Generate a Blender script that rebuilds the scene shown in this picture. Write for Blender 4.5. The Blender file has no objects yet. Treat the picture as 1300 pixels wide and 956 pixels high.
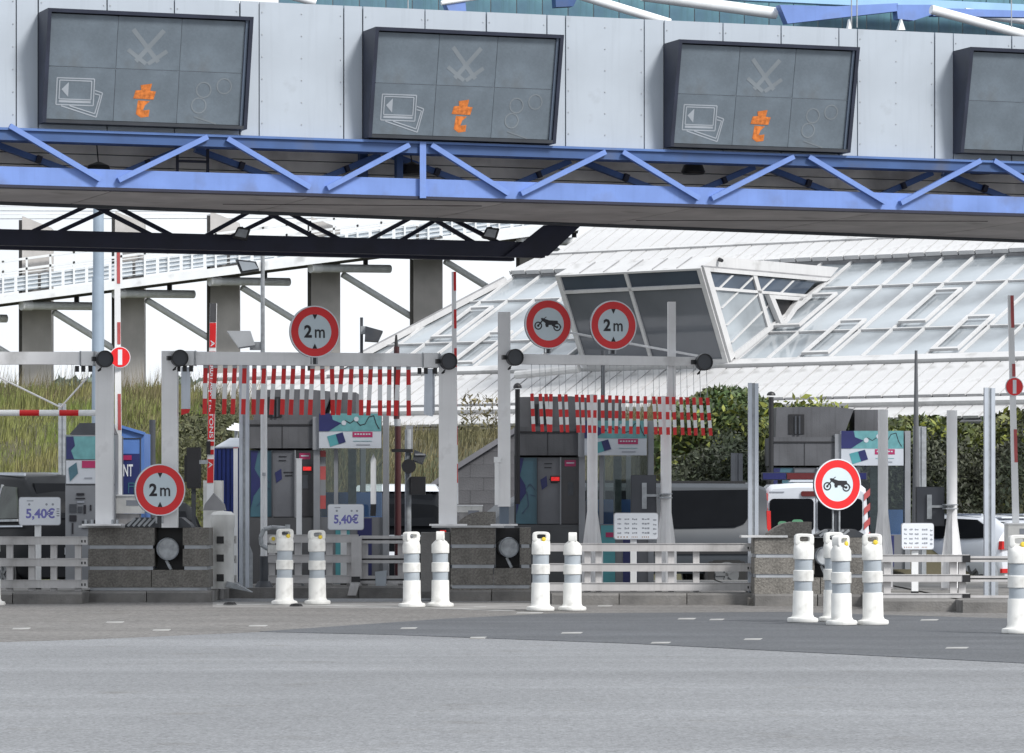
import bpy, bmesh, math, random
import numpy as np
from mathutils import Vector
R = random.Random(7)
rad = math.radians
# ------------------------------------------------------------------ camera, sky, sun
SC = bpy.context.scene
COL = SC.collection
F, CX, HY, EYE = 5000.0, 650.0, 645.0, 1.25      # focal length in photo pixels, centre column, horizon row, eye height
cam = bpy.data.cameras.new("camera"); camo = bpy.data.objects.new("camera", cam); COL.objects.link(camo)
camo.location = (0, 0, EYE); camo.rotation_euler = (rad(90), 0, 0)
cam.sensor_width = 36; cam.lens = 36 * F / 1300; cam.shift_y = (HY - 478) / 1300
cam.clip_start = .5; cam.clip_end = 6000
SC.camera = camo
W = bpy.data.worlds.new("World"); SC.world = W; W.use_nodes = True
nt = W.node_tree; bg = nt.nodes["Background"]
sky = nt.nodes.new("ShaderNodeTexSky"); sky.sky_type = 'NISHITA'; sky.sun_disc = False
SUN_EL, SUN_ROT = 42, 132
sky.sun_elevation = rad(SUN_EL); sky.sun_rotation = rad(SUN_ROT)
sky.air_density = 1.3; sky.dust_density = 4.0; sky.ozone_density = 1.0
hs = nt.nodes.new("ShaderNodeHueSaturation"); hs.inputs["Saturation"].default_value = .22
nt.links.new(sky.outputs[0], hs.inputs["Color"])
veil = nt.nodes.new("ShaderNodeMix"); veil.data_type = 'RGBA'; veil.inputs[0].default_value = .95      # even overcast over the clear sky
veil.inputs[7].default_value = (7.5, 7.85, 8.3, 1)
ctc = nt.nodes.new("ShaderNodeTexCoord"); cn = nt.nodes.new("ShaderNodeTexNoise"); cn.inputs["Scale"].default_value = 5; cn.inputs["Detail"].default_value = 5
nt.links.new(ctc.outputs["Generated"], cn.inputs["Vector"])
cm = nt.nodes.new("ShaderNodeMix"); cm.data_type = 'RGBA'; cm.inputs[6].default_value = (5.9, 6.3, 6.85, 1); cm.inputs[7].default_value = (7.0, 7.3, 7.65, 1)
cr = nt.nodes.new("ShaderNodeMapRange"); cr.inputs[1].default_value = .35; cr.inputs[2].default_value = .6; nt.links.new(cn.outputs["Fac"], cr.inputs[0]); nt.links.new(cr.outputs[0], cm.inputs[0]); nt.links.new(cm.outputs[2], veil.inputs[7])
nt.links.new(hs.outputs[0], veil.inputs[6]); nt.links.new(veil.outputs[2], bg.inputs[0])
bg.inputs[1].default_value = .097
sl = bpy.data.lights.new("sun", 'SUN'); sl.energy = 2.4; sl.angle = rad(14); sl.color = (1, .97, .93)
so = bpy.data.objects.new("sun", sl); COL.objects.link(so)
so.rotation_euler = (rad(90 - SUN_EL), 0, rad(180 - SUN_ROT))
so.location = (0, 0, 40)
SC.view_settings.view_transform = 'Standard'; SC.view_settings.look = 'None'
SC.view_settings.exposure = 0.66; SC.view_settings.gamma = 1
try:
    SC.cycles.max_bounces = 6; SC.cycles.transparent_max_bounces = 8
except Exception:
    pass

# ------------------------------------------------------------------ geometry helpers
def V(*a): return Vector(a)
def P(px, py, d): return V((px - CX) * d / F, d, EYE + (HY - py) * d / F)     # photo pixel at distance d -> place in the world
def gz(d):                                                                  # the plaza falls away behind the first kerb
    return 0.0 if d < 54 else (-.015 * (min(d, 84) - 54))
WLOC = {}
def tag(o, label, cat, group=None, kind=None):
    if label: o["label"] = label
    if cat: o["category"] = cat
    if group: o["group"] = group
    if kind: o["kind"] = kind
    return o
def thing(name, label, cat, loc, group=None, kind=None):
    o = bpy.data.objects.new(name, None); COL.objects.link(o); o.empty_display_size = .2
    o.location = loc; WLOC[o] = Vector(loc)
    return tag(o, label, cat, group, kind)
class MB:
    def __init__(s): s.v = []; s.f = []; s.m = []
    def add(s, vs, fs, mi=0):
        b = len(s.v); s.v += [tuple(v) for v in vs]
        for f in fs: s.f.append(tuple(b + i for i in f)); s.m.append(mi)
        return s
    def prism(s, pts, vec, mi=0):
        pts = [Vector(p) for p in pts]; vec = Vector(vec); n = len(pts)
        q = [p + vec for p in pts]
        return s.add(pts + q, [tuple(range(n)), tuple(range(2 * n - 1, n - 1, -1))] + [(i, i + n, (i + 1) % n + n, (i + 1) % n) for i in range(n)], mi)
    def hexa(s, a, b, mi=0):      # two matching quads
        return s.add(list(a) + list(b), [(0, 1, 2, 3), (7, 6, 5, 4), (0, 4, 5, 1), (1, 5, 6, 2), (2, 6, 7, 3), (3, 7, 4, 0)], mi)
    def box(s, x0, x1, y0, y1, z0, z1, mi=0):
        return s.hexa([(x0, y0, z0), (x1, y0, z0), (x1, y0, z1), (x0, y0, z1)], [(x0, y1, z0), (x1, y1, z0), (x1, y1, z1), (x0, y1, z1)], mi)
    def pbox(s, x0, y0, x1, y1, d, th, mi=0, base=None):      # front face spans photo pixels at distance d, th metres deep
        a = P(x0, y0, d); b = P(x1, y1, d)
        z0 = b.z if base is None else base
        return s.box(a.x, b.x, d, d + th, z0, a.z, mi)
    def ppoly(s, pts, d, th, mi=0):
        return s.prism([P(x, y, d) for x, y in pts], (0, th, 0), mi)
    def bar(s, a, b, w, h, up=(0, 0, 1), mi=0):
        a = Vector(a); b = Vector(b); t = (b - a).normalized(); sd = t.cross(Vector(up))
        if sd.length < 1e-4: sd = t.cross(V(0, 1, 0))
        sd.normalize(); u = sd.cross(t).normalized()
        sd *= w / 2; u *= h / 2
        return s.hexa([a - sd - u, a + sd - u, a + sd + u, a - sd + u], [b - sd - u, b + sd - u, b + sd + u, b - sd + u], mi)
    def tube(s, a, b, r0, r1=None, n=10, mi=0, caps=True):
        a = Vector(a); b = Vector(b); r1 = r0 if r1 is None else r1
        t = (b - a).normalized(); x = t.orthogonal().normalized(); y = t.cross(x)
        vs = []
        for c, r in ((a, r0), (b, r1)):
            for i in range(n):
                an = 2 * math.pi * i / n; vs.append(c + x * (r * math.cos(an)) + y * (r * math.sin(an)))
        fs = [(i, (i + 1) % n, n + (i + 1) % n, n + i) for i in range(n)]
        if caps: fs += [tuple(range(n - 1, -1, -1)), tuple(range(n, 2 * n))]
        return s.add(vs, fs, mi)
    def rings(s, rings, mi=0, caps=True):
        n = len(rings[0]); vs = [p for r in rings for p in r]; fs = []
        for k in range(len(rings) - 1):
            fs += [(k * n + i, k * n + (i + 1) % n, (k + 1) * n + (i + 1) % n, (k + 1) * n + i) for i in range(n)]
        if caps: fs += [tuple(range(n - 1, -1, -1)), tuple(range((len(rings) - 1) * n, len(rings) * n))]
        return s.add(vs, fs, mi)
    def lathe(s, prof, c=(0, 0, 0), n=20, mi=0):
        return s.rings([[(c[0] + r * math.cos(2 * math.pi * i / n), c[1] + r * math.sin(2 * math.pi * i / n), c[2] + z) for i in range(n)] for r, z in prof], mi)
    def build(s, name, mat, parent=None, smooth=False, label=None, cat=None, group=None, kind=None):
        me = bpy.data.meshes.new(name)
        vs = np.array(s.v, dtype=float); c = (vs.min(0) + vs.max(0)) / 2
        if parent is None: c[2] = vs[:, 2].min()
        me.from_pydata((vs - c).tolist(), [], s.f)
        for m in (mat if isinstance(mat, (list, tuple)) else [mat]): me.materials.append(m)
        if any(s.m): me.polygons.foreach_set("material_index", s.m)
        bm = bmesh.new(); bm.from_mesh(me); bmesh.ops.recalc_face_normals(bm, faces=bm.faces); bm.to_mesh(me); bm.free()
        if smooth:
            me.polygons.foreach_set("use_smooth", [True] * len(me.polygons))
            try: me.set_sharp_from_angle(angle=rad(40))
            except Exception: pass
        return inst(me, name, Vector(c), parent, label, cat, group, kind)
def inst(me, name, loc, parent=None, label=None, cat=None, group=None, kind=None, rot=None):
    o = bpy.data.objects.new(name, me); COL.objects.link(o)
    loc = Vector(loc); WLOC[o] = loc
    if parent: o.parent = parent; o.location = loc - WLOC[parent]
    else: o.location = loc
    if rot: o.rotation_euler = rot
    return tag(o, label, cat, group, kind)
def copy_tree(o, parent=None, skip=()):
    c = o.copy(); COL.objects.link(c)
    if parent: c.parent = parent
    for ch in list(o.children):
        if ch.name.split(".")[0] not in skip: copy_tree(ch, c)
    return c

# ------------------------------------------------------------------ materials
MATS = {}
def mat(name, col, rough=.6, metal=0, var=.08, scale=3.0, bump=0, bscale=40, spec=.5, emit=None, streak=0, dirt=0, trans=0, col2=None, island=0, speck=0, streakx=0, dscale=1.7, samp=.36):
    if name in MATS: return MATS[name]
    m = bpy.data.materials.new(name); m.use_nodes = True; MATS[name] = m
    t = m.node_tree; N = t.nodes; L = t.links; b = N["Principled BSDF"]
    b.inputs["Roughness"].default_value = rough; b.inputs["Metallic"].default_value = metal
    b.inputs["Specular IOR Level"].default_value = spec
    b.inputs["Base Color"].default_value = (*col, 1)
    if trans: b.inputs["Transmission Weight"].default_value = trans
    if emit:
        b.inputs["Emission Color"].default_value = (*emit[:3], 1); b.inputs["Emission Strength"].default_value = emit[3]
    tc = N.new("ShaderNodeTexCoord"); src = None
    def mix(a, bcol, fac, mode='MIX'):
        x = N.new("ShaderNodeMix"); x.data_type = 'RGBA'; x.blend_type = mode
        if isinstance(fac, float): x.inputs[0].default_value = fac
        else: L.new(fac, x.inputs[0])
        for i, q in ((6, a), (7, bcol)):
            if isinstance(q, tuple): x.inputs[i].default_value = (*q[:3], 1)
            else: L.new(q, x.inputs[i])
        return x.outputs[2]
    def noise(sc, det=4, vec=None, lo=.35, hi=.65):
        n = N.new("ShaderNodeTexNoise"); n.inputs["Scale"].default_value = sc; n.inputs["Detail"].default_value = det
        L.new(vec or tc.outputs["Object"], n.inputs["Vector"])
        r = N.new("ShaderNodeMapRange"); r.inputs[1].default_value = lo; r.inputs[2].default_value = hi
        L.new(n.outputs["Fac"], r.inputs[0]); return r.outputs[0]
    cur = tuple(col)
    if col2: cur = mix(cur, tuple(col2), noise(scale, 5))
    elif var:
        cur = mix(tuple(c * (1 - var) for c in col), tuple(min(1, c * (1 + var)) for c in col), noise(scale, 6))
    if island:
        g = N.new("ShaderNodeNewGeometry"); r = N.new("ShaderNodeMapRange"); L.new(g.outputs["Random Per Island"], r.inputs[0])
        r.inputs[3].default_value = 1 - island; r.inputs[4].default_value = 1 + island
        x = N.new("ShaderNodeVectorMath"); x.operation = 'SCALE'
        if isinstance(cur, tuple): x.inputs[0].default_value = cur
        else: L.new(cur, x.inputs[0])
        L.new(r.outputs[0], x.inputs["Scale"]); cur = x.outputs[0]
    if streak:        # rain streaks running down
        mp = N.new("ShaderNodeMapping"); mp.inputs["Scale"].default_value = (9, 9, .5); L.new(tc.outputs["Object"], mp.inputs["Vector"])
        cur = mix(cur, tuple(c * .45 for c in col), noise(2.0, 5, mp.outputs[0], .52, 1.0 / max(streak, .1) * .5 + .35))
    if dirt:
        cur = mix(cur, (.10, .09, .075), noise(dscale, 8, None, .62 - dirt * .2, .95 - dirt * .1))
    if streakx:       # worn tracks along the road
        mp = N.new('ShaderNodeMapping'); mp.inputs['Scale'].default_value = (.05, .9, 1); L.new(tc.outputs['Object'], mp.inputs['Vector'])
        cur = mix(cur, tuple(c * (1 - streakx) for c in col), noise(1.0, 6, mp.outputs[0], .4, .7))
    if speck:
        vo = N.new("ShaderNodeTexVoronoi"); vo.inputs["Scale"].default_value = speck; L.new(tc.outputs["Object"], vo.inputs["Vector"])
        r = N.new("ShaderNodeMapRange"); r.inputs[3].default_value = 1 - samp * .9; r.inputs[4].default_value = 1 + samp * 1.1
        sp = N.new("ShaderNodeSeparateColor"); L.new(vo.outputs["Color"], sp.inputs[0]); L.new(sp.outputs[0], r.inputs[0])
        x = N.new("ShaderNodeVectorMath"); x.operation = 'SCALE'
        if isinstance(cur, tuple): x.inputs[0].default_value = cur
        else: L.new(cur, x.inputs[0])
        L.new(r.outputs[0], x.inputs["Scale"]); cur = x.outputs[0]
    if not isinstance(cur, tuple): L.new(cur, b.inputs["Base Color"])
    if bump:
        n = N.new("ShaderNodeTexNoise"); n.inputs["Scale"].default_value = bscale; n.inputs["Detail"].default_value = 6
        L.new(tc.outputs["Object"], n.inputs["Vector"])
        bp = N.new("ShaderNodeBump"); bp.inputs["Strength"].default_value = bump; bp.inputs["Distance"].default_value = .02
        L.new(n.outputs["Fac"], bp.inputs["Height"]); L.new(bp.outputs[0], b.inputs["Normal"])
    return m
white = mat("white_paint", (.82, .82, .83), .45, var=.04, dirt=.12, streak=.2)
clean_white = mat("clean_white", (.80, .81, .82), .5, var=.03)
plastic = mat("white_plastic", (.72, .72, .70), .55, var=.07, dirt=.30, dscale=4, streak=.3, scale=5)
greyrefl = mat("grey_reflective", (.36, .40, .44), .35, var=.08, dirt=.2)
railm = mat("rail_aluminium", (.50, .49, .49), .5, .15, var=.08, dirt=.35, streak=.5)
alu = mat("aluminium_post", (.52, .56, .62), .4, .35, var=.06, streak=.6)
galv = mat("galvanised_steel", (.36, .38, .40), .5, .4, var=.15, scale=14)
red = mat("signal_red", (.62, .012, .014), .45, var=.08)
dullred = mat("faded_red", (.45, .09, .09), .55, var=.15)
blackm = mat("black_plastic", (.012, .012, .014), .45, var=.2)
darkgrey = mat("dark_grey_metal", (.045, .05, .06), .45, var=.15, dirt=.1)
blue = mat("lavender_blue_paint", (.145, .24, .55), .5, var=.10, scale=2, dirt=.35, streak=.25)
blue2 = mat("shaded_blue_paint", (.032, .080, .215), .5, var=.15, scale=2, dirt=.3)  # shade on the upper chord put into a darker blue
navy = mat("navy_truss_paint", (.012, .014, .035), .55, var=.2)
fascia = mat("fascia_panel_grey", (.38, .425, .48), .45, var=.05, scale=1.2, streak=.2, dirt=.08)
screen = mat("screen_glass", (.135, .165, .195), .3, var=.12, scale=2.5, spec=.5, dirt=.08, speck=42, samp=.045)
hoodm = mat("hood_navy", (.02, .025, .045), .5, var=.2)
orange = mat("orange_sheet", (.55, .16, .03), .5, var=.3, scale=25)
ghost = mat("ghost_lamps", (.185, .21, .232), .5, var=.1)
cardm = mat("card_outline", (.33, .36, .40), .5, var=.1)
soffit = mat("soffit_planks", (.80, .77, .73), .7, var=.12, scale=2, dirt=.4)
deckm = mat("deck_underside", (.40, .375, .37), .7, var=.18, scale=1.0, dirt=.3)
tealpan = mat("stained_teal_panel", (.12, .27, .31), .35, col2=(.07, .14, .20), scale=1.5, streak=1.0)
paleblue = mat("pale_blue_edge", (.30, .50, .72), .4, var=.06)
tubew = mat("white_tube", (.80, .82, .84), .35, var=.04, dirt=.1)
concrete = mat("pier_concrete", (.48, .46, .445), .85, var=.14, scale=1.4, bump=.2, streak=.15)
aggregate = mat("exposed_aggregate", (.185, .175, .16), .9, var=.12, scale=2.5, bump=.5, bscale=60, speck=60, dirt=.15, samp=.26)
kerbm = mat("kerb_concrete", (.175, .17, .165), .9, var=.3, scale=2.5, bump=.4, dirt=.6)
boothc = mat("booth_concrete", (.085, .087, .096), .7, var=.14, scale=2.2, streak=.7, bump=.15)
boothl = mat("booth_frame_grey", (.24, .25, .27), .5, .1, var=.08)
boothglass = mat("booth_glass", (.028, .032, .032), .08, var=.25, scale=1.2, spec=.7)
infop = mat("info_panel_grey", (.12, .125, .14), .35, var=.1)
teal = mat("poster_teal", (.07, .27, .30), .4, var=.08)
tealdk = mat("poster_teal_shade", (.05, .125, .165), .3, var=.1)
navyp = mat("poster_navy", (.018, .022, .10), .4, var=.1)
magenta = mat("poster_magenta", (.35, .02, .10), .45, var=.1)
paper = mat("poster_pale_grey", (.47, .50, .55), .5, var=.05)
signw = mat("sign_white", (.72, .75, .80), .4, var=.03)
signface = mat("sign_face", (.60, .70, .76), .4, var=.03)
signred = mat("sign_red", (.74, .014, .018), .4, var=.05)
ink = mat("black_ink", (.012, .012, .018), .5, var=0)
purple = mat("price_ink", (.17, .17, .48), .5, var=.1)
greyink = mat("grey_ink", (.27, .29, .33), .5, var=.1)
clad = mat("white_cladding", (.54, .54, .545), .5, var=.05, scale=1.2, dirt=.12, streak=.3)
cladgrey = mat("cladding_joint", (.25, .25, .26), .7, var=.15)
glassy = mat("sloped_glazing", (.29, .32, .345), .06, var=.38, scale=.5, spec=.9)  # patchy grey tone stands in for reflections in the panes
glassdk = mat("dark_glazing", (.055, .072, .10), .05, var=.18, scale=.5, spec=.6)
yellow = mat("yellow_tape", (.70, .52, .04), .5, var=.15)
carblack = mat("black_car_paint", (.006, .007, .009), .5, var=.1, spec=.06)
carglass = mat("car_glass", (.007, .008, .010), .35, var=.1, spec=.05)
carwhite = mat("white_car_paint", (.58, .61, .66), .2, var=.03)
cargrey = mat("grey_van_paint", (.055, .062, .072), .45, .0, spec=.25, var=.04)
tyrem = mat("tyre_rubber", (.015, .015, .015), .85, var=.2)
taillamp = mat("tail_lamp", (.40, .01, .01), .2, var=.1, emit=(1, .06, .03, .06))
litlamp = mat("lit_red_lamp", (.5, .02, .02), .4, var=.3, scale=40, emit=(1, .02, .02, .28))
orangelamp = mat("lit_orange_lamp", (.9, .15, .04), .3, var=0, emit=(1, .16, .05, 2.0))
bluebin = mat("blue_container", (.02, .045, .24), .45, var=.12, streak=.7)
bluekiosk = mat("blue_kiosk_paint", (.09, .19, .48), .45, var=.08)
bluegrey = mat("blue_grey_mast", (.30, .37, .45), .45, .15, var=.06)
wallm = mat("grey_wall_block", (.10, .10, .108), .85, var=.12, scale=2, bump=.3)
wallcap = mat("wall_coping", (.15, .15, .165), .8, var=.12)
def clear_glass(name, tint, k):
    m = bpy.data.materials.new(name); m.use_nodes = True; t = m.node_tree; N = t.nodes; L = t.links; N.remove(N["Principled BSDF"])
    a = N.new("ShaderNodeBsdfTransparent"); a.inputs[0].default_value = (*tint, 1); g = N.new("ShaderNodeBsdfGlossy"); g.inputs["Roughness"].default_value = .03; g.inputs[0].default_value = (.8, .85, .9, 1)
    f = N.new("ShaderNodeFresnel"); f.inputs[0].default_value = k; x = N.new("ShaderNodeMixShader"); L.new(f.outputs[0], x.inputs[0]); L.new(a.outputs[0], x.inputs[1]); L.new(g.outputs[0], x.inputs[2]); L.new(x.outputs[0], N["Material Output"].inputs[0]); MATS[name] = m; return m
boothglass = clear_glass("booth_glass_clear", (.62, .66, .64), 1.5)
# ground
road_light = mat("worn_light_asphalt", (.195, .202, .213), .85, streakx=.20, var=.10, scale=.35, bump=.15, bscale=120, dirt=.10, speck=60)
road_dark = mat("dark_asphalt", (.088, .094, .104), .85, streakx=.25, var=.12, scale=.7, bump=.15, bscale=120, speck=60)
road_mid = mat("old_beige_asphalt", (.185, .178, .172), .9, col2=(.150, .146, .142), streakx=.3, scale=.8, bump=.4, bscale=80, speck=30, dirt=.2)
apron = mat("pale_apron", (.25, .245, .24), .9, var=.15, scale=1.0, bump=.3, bscale=70, dirt=.3)
roadpaint = mat("worn_road_paint", (.33, .33, .325), .85, var=.3, scale=6, dirt=.6)
earth = mat("bank_earth", (.085, .075, .045), .95, col2=(.055, .065, .028), scale=.6, bump=.6, bscale=12)
grassm = mat("grass_blades", (.13, .185, .035), .7, col2=(.20, .185, .07), scale=.45, island=.55)
drym = mat("dry_stalks", (.19, .155, .085), .8, col2=(.11, .105, .05), scale=.5, island=.5)
leafm = mat("shrub_leaves", (.055, .095, .03), .6, col2=(.095, .10, .03), scale=.5, island=.65)
leafy = mat("yellow_leaves", (.17, .19, .03), .6, var=.2, island=.4)
ivym = mat("ivy_leaves", (.028, .042, .022), .6, col2=(.045, .05, .028), scale=.6, island=.6)
farm = mat("far_trees", (.095, .125, .115), .9, var=.2, scale=.05, island=.35)  # distance haze put into the pale leaf colour

# ------------------------------------------------------------------ local frames, text
def basis(yaw):                                   # yaw: facing turned to the right of the camera
    a = rad(yaw); return V(math.cos(a), math.sin(a), 0), V(0, 0, 1), V(math.sin(a), -math.cos(a), 0)   # right, up, towards viewer
class Fr:
    def __init__(s, o, yaw): s.o = Vector(o); s.u, s.w, s.n = basis(yaw)
    def __call__(s, a, b, c=0): return s.o + s.u * a + s.w * b + s.n * c
    def poly(s, mb, pts, c0, c1, mi=0): return mb.prism([s(a, b, c0) for a, b in pts], s.n * (c1 - c0), mi)
    def rect(s, mb, a0, b0, a1, b1, c0, c1, mi=0): return s.poly(mb, [(a0, b0), (a1, b0), (a1, b1), (a0, b1)], c0, c1, mi)
    def disc(s, mb, a, b, r, c0, c1, n=40, mi=0): return s.poly(mb, [(a + r * math.cos(2 * math.pi * i / n), b + r * math.sin(2 * math.pi * i / n)) for i in range(n)], c0, c1, mi)
    def ring(s, mb, a, b, r0, r1, c0, c1, n=40, mi=0):
        rg = []
        for r, c in ((r0, c0), (r0, c1), (r1, c1), (r1, c0), (r0, c0)):
            rg.append([s(a + r * math.cos(2 * math.pi * i / n), b + r * math.sin(2 * math.pi * i / n), c) for i in range(n)])
        return mb.rings(rg, mi, caps=False)
    def line(s, mb, a0, b0, a1, b1, w, c0, c1, mi=0):
        t = V(a1 - a0, b1 - b0, 0).normalized() * (w / 2); nx, ny = -t.y, t.x
        return s.poly(mb, [(a0 + nx, b0 + ny), (a1 + nx, b1 + ny), (a1 - nx, b1 - ny), (a0 - nx, b0 - ny)], c0, c1, mi)
TEXTS = {}
def text_shape(txt, bold):
    k = (txt, bold)
    if k not in TEXTS:
        cu = bpy.data.curves.new("lettering", 'FONT'); cu.body = txt; cu.size = 1; cu.offset = bold; cu.resolution_u = 3; cu.fill_mode = 'FRONT'
        o = bpy.data.objects.new("lettering", cu)
        me = bpy.data.meshes.new_from_object(o)
        vs = np.array([v.co[:] for v in me.vertices]); fs = [tuple(p.vertices) for p in me.polygons]
        bpy.data.objects.remove(o); bpy.data.curves.remove(cu); bpy.data.meshes.remove(me)
        TEXTS[k] = (vs, fs)
    return TEXTS[k]
def lettering(fr, txt, a0, b0, a1, b1, c, m, parent, name="lettering", bold=.0, rot=0):
    vs, fs = text_shape(txt, bold)
    lo = vs.min(0); hi = vs.max(0); mb = MB(); out = []
    for v in vs:
        x = (v[0] - lo[0]) / (hi[0] - lo[0]); y = (v[1] - lo[1]) / (hi[1] - lo[1])
        if rot: x, y = y, 1 - x
        out.append(fr(a0 + x * (a1 - a0), b0 + y * (b1 - b0), c))
    mb.add(out, fs); return mb.build(name, m, parent)

# ------------------------------------------------------------------ ground
def G(px, py, z=0):                               # photo pixel on the level ground in front
    d = (EYE - z) * F / (py - HY); return V((px - CX) * d / F, d, z)
mb = MB(); xs = [-900, -60, -30, -15, -8, 0, 8, 15, 30, 60, 900]; ys = [-60, 10, 20, 30, 40, 50, 54, 60, 70, 84, 140, 3000]
vs = [(x, y, gz(y) - .002) for y in ys for x in xs]; n = len(xs)
mb.add(vs, [(j * n + i, j * n + i + 1, (j + 1) * n + i + 1, (j + 1) * n + i) for j in range(len(ys) - 1) for i in range(n - 1)])
mb.build("ground", road_light, kind="structure")
def sheet(name, pts, m, z, kind="structure"):
    q = [G(x, y) for x, y in pts]; z *= .4
    return MB().prism([(p.x, p.y, z) for p in q], (0, 0, -.05)).build(name, m, kind=kind)
sheet("old_asphalt", [(-260, 822), (-260, 764), (1600, 764), (1600, 800), (1300, 786), (1000, 777), (700, 779), (560, 786), (330, 802), (100, 812)], road_mid, .003)
sheet("dark_asphalt_strip", [(330, 802), (560, 786), (700, 779), (1000, 777), (1300, 786), (1600, 800), (1600, 856), (1300, 842), (800, 817), (500, 806)], road_dark, .007)
sheet("pale_strip", [(270, 771), (270, 765), (700, 766), (720, 770), (700, 774), (560, 773)], apron, .007)
sheet("white_edge_line", [(275, 768.6), (275, 766.8), (400, 767.2), (560, 771.5), (655, 775), (650, 776.5), (560, 773.2), (400, 769.2)], roadpaint, .011)
for x0, x1, y in ((134, 158, 790.5), (315, 340, 795), (15, 39, 798.5), (193, 217, 800.5), (508, 530, 798), (596, 618, 810), (712, 740, 804), (826, 852, 816.5), (944, 968, 812), (860, 884, 786), (900, 920, 787),
                  (1200, 1230, 823), (1168, 1192, 787.5), (758, 778, 769.5), (600, 618, 771), (655, 690, 778.5)):
    sheet("road_marking", [(x0, y + .9), (x0 + 2, y - .8), (x1, y - 1.0), (x1 - 3, y + .7)], roadpaint, .012)
# islands with kerb stones
ISL = [(-160, 104, 51.3), (104, 268, 52.2), (268, 548, 55.6), (548, 700, 53.0), (700, 958, 50.9), (958, 1118, 50.2), (1118, 1222, 47.6), (1222, 1500, 46.9)]
stone = {}
for x0, x1, d in ISL:
    isl = MB().box((x0 - CX) * d / F, (x1 - CX) * d / F, d + .16, 60.5, -.2, .146).build("traffic_island", kerbm, kind="structure")
    X0, X1 = (x0 - CX) * d / F, (x1 - CX) * d / F
    nst = max(1, round((X1 - X0) / 1.0)); w = (X1 - X0) / nst
    for i in range(nst):
        mb = MB(); a, b = X0 + i * w + .006, X0 + (i + 1) * w - .006; j = R.uniform(-.006, .006)
        mb.prism([(a, d + j, -.12), (a, d + j, .125 + j), (a, d + .03 + j, .15 + j), (a, d + .158, .15 + j), (a, d + .158, -.12)], (b - a, 0, 0))
        mb.build("kerb_stone", kerbm, isl)

# ------------------------------------------------------------------ bank, grass, shrubs
CP = [-600, 0, 200, 300, 480, 640, 830, 960, 1100, 1300, 1900]; CZ = [4.1, 3.95, 3.95, 3.8, 2.75, 2.7, 3.2, 2.9, 2.55, 2.5, 2.5]; CD = [95, 95, 95, 95, 84.5, 84, 82, 81, 80, 80, 80]
def bank(X, d):
    px = CX + X * F / d; c = np.interp(px, CP, CZ); D = np.interp(px, CP, CD)
    t = np.clip((d - 73) / (D - 73), 0, 1); t = t * t * (3 - 2 * t)
    return -.30 + (c + .30) * t
rs = np.random.RandomState(3)
xs = np.linspace(-45, 45, 120); ds = np.concatenate([np.linspace(73, 98, 50), np.linspace(100, 200, 12)])
vs = []
for d in ds:
    for x in xs: vs.append((x, d, float(bank(x, d)) + (rs.uniform(-.05, .05) if d > 73.5 else -.3)))
n = len(xs); MB().add(vs, [(j * n + i, j * n + i + 1, (j + 1) * n + i + 1, (j + 1) * n + i) for j in range(len(ds) - 1) for i in range(n - 1)]).build("grass_bank", earth, smooth=True, kind="structure")
def raw_mesh(name, verts, faces_n, m, label=None, cat=None, kind="stuff", parent=None):
    verts = np.asarray(verts, dtype=np.float32); k = verts.shape[1]; nf = len(verts)
    c = verts.reshape(-1, 3).mean(0)
    me = bpy.data.meshes.new(name); me.vertices.add(nf * k); me.vertices.foreach_set("co", (verts - c).ravel())
    me.loops.add(nf * k); me.loops.foreach_set("vertex_index", np.arange(nf * k, dtype=np.int32))
    me.polygons.add(nf); me.polygons.foreach_set("loop_start", np.arange(0, nf * k, k, dtype=np.int32))
    me.update(calc_edges=True); me.materials.append(m)
    return inst(me, name, Vector(c.tolist()), parent, label, cat, kind=kind)
def blades(px0, px1, d0, d1, n, h, w, lean=.35):
    d = rs.uniform(d0, d1, n); px = rs.uniform(px0, px1, n); X = (px - CX) * d / F; z = bank(X, d) - .03
    h = h * rs.uniform(.35, 1.15, n) ** 1.0; an = rs.uniform(0, 6.283, n); ln = rs.uniform(0, lean, n) * h
    clump = .6 + .8 * (np.sin(X * 1.9 + d * .7) * np.sin(X * .83 - d * 1.3) + 1) / 2; h = h * clump
    b = np.stack([X, d, z], 1); sx = rs.uniform(.6, 1.3, n) * w
    sd = np.stack([np.cos(an) * sx, np.sin(an) * sx * .5, np.zeros(n)], 1)
    top = b + np.stack([np.cos(an * 1.7) * ln + ln * .3, np.sin(an * 1.7) * ln, h], 1)
    return np.stack([b - sd, b + sd, top], 1)
raw_mesh("meadow_grass", blades(-520, 262, 74.5, 96, 60000, .36, .016), 3, grassm, "long green and straw grass covering the bank at left", "grass")
raw_mesh("dry_grass", np.concatenate([blades(120, 860, 74.5, 93, 30000, .38, .014, .6), blades(-520, 330, 91, 96, 4000, .75, .010, .5)]), 3, drym, "brown dry grass and stalks on the bank behind the booths", "grass")
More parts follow.
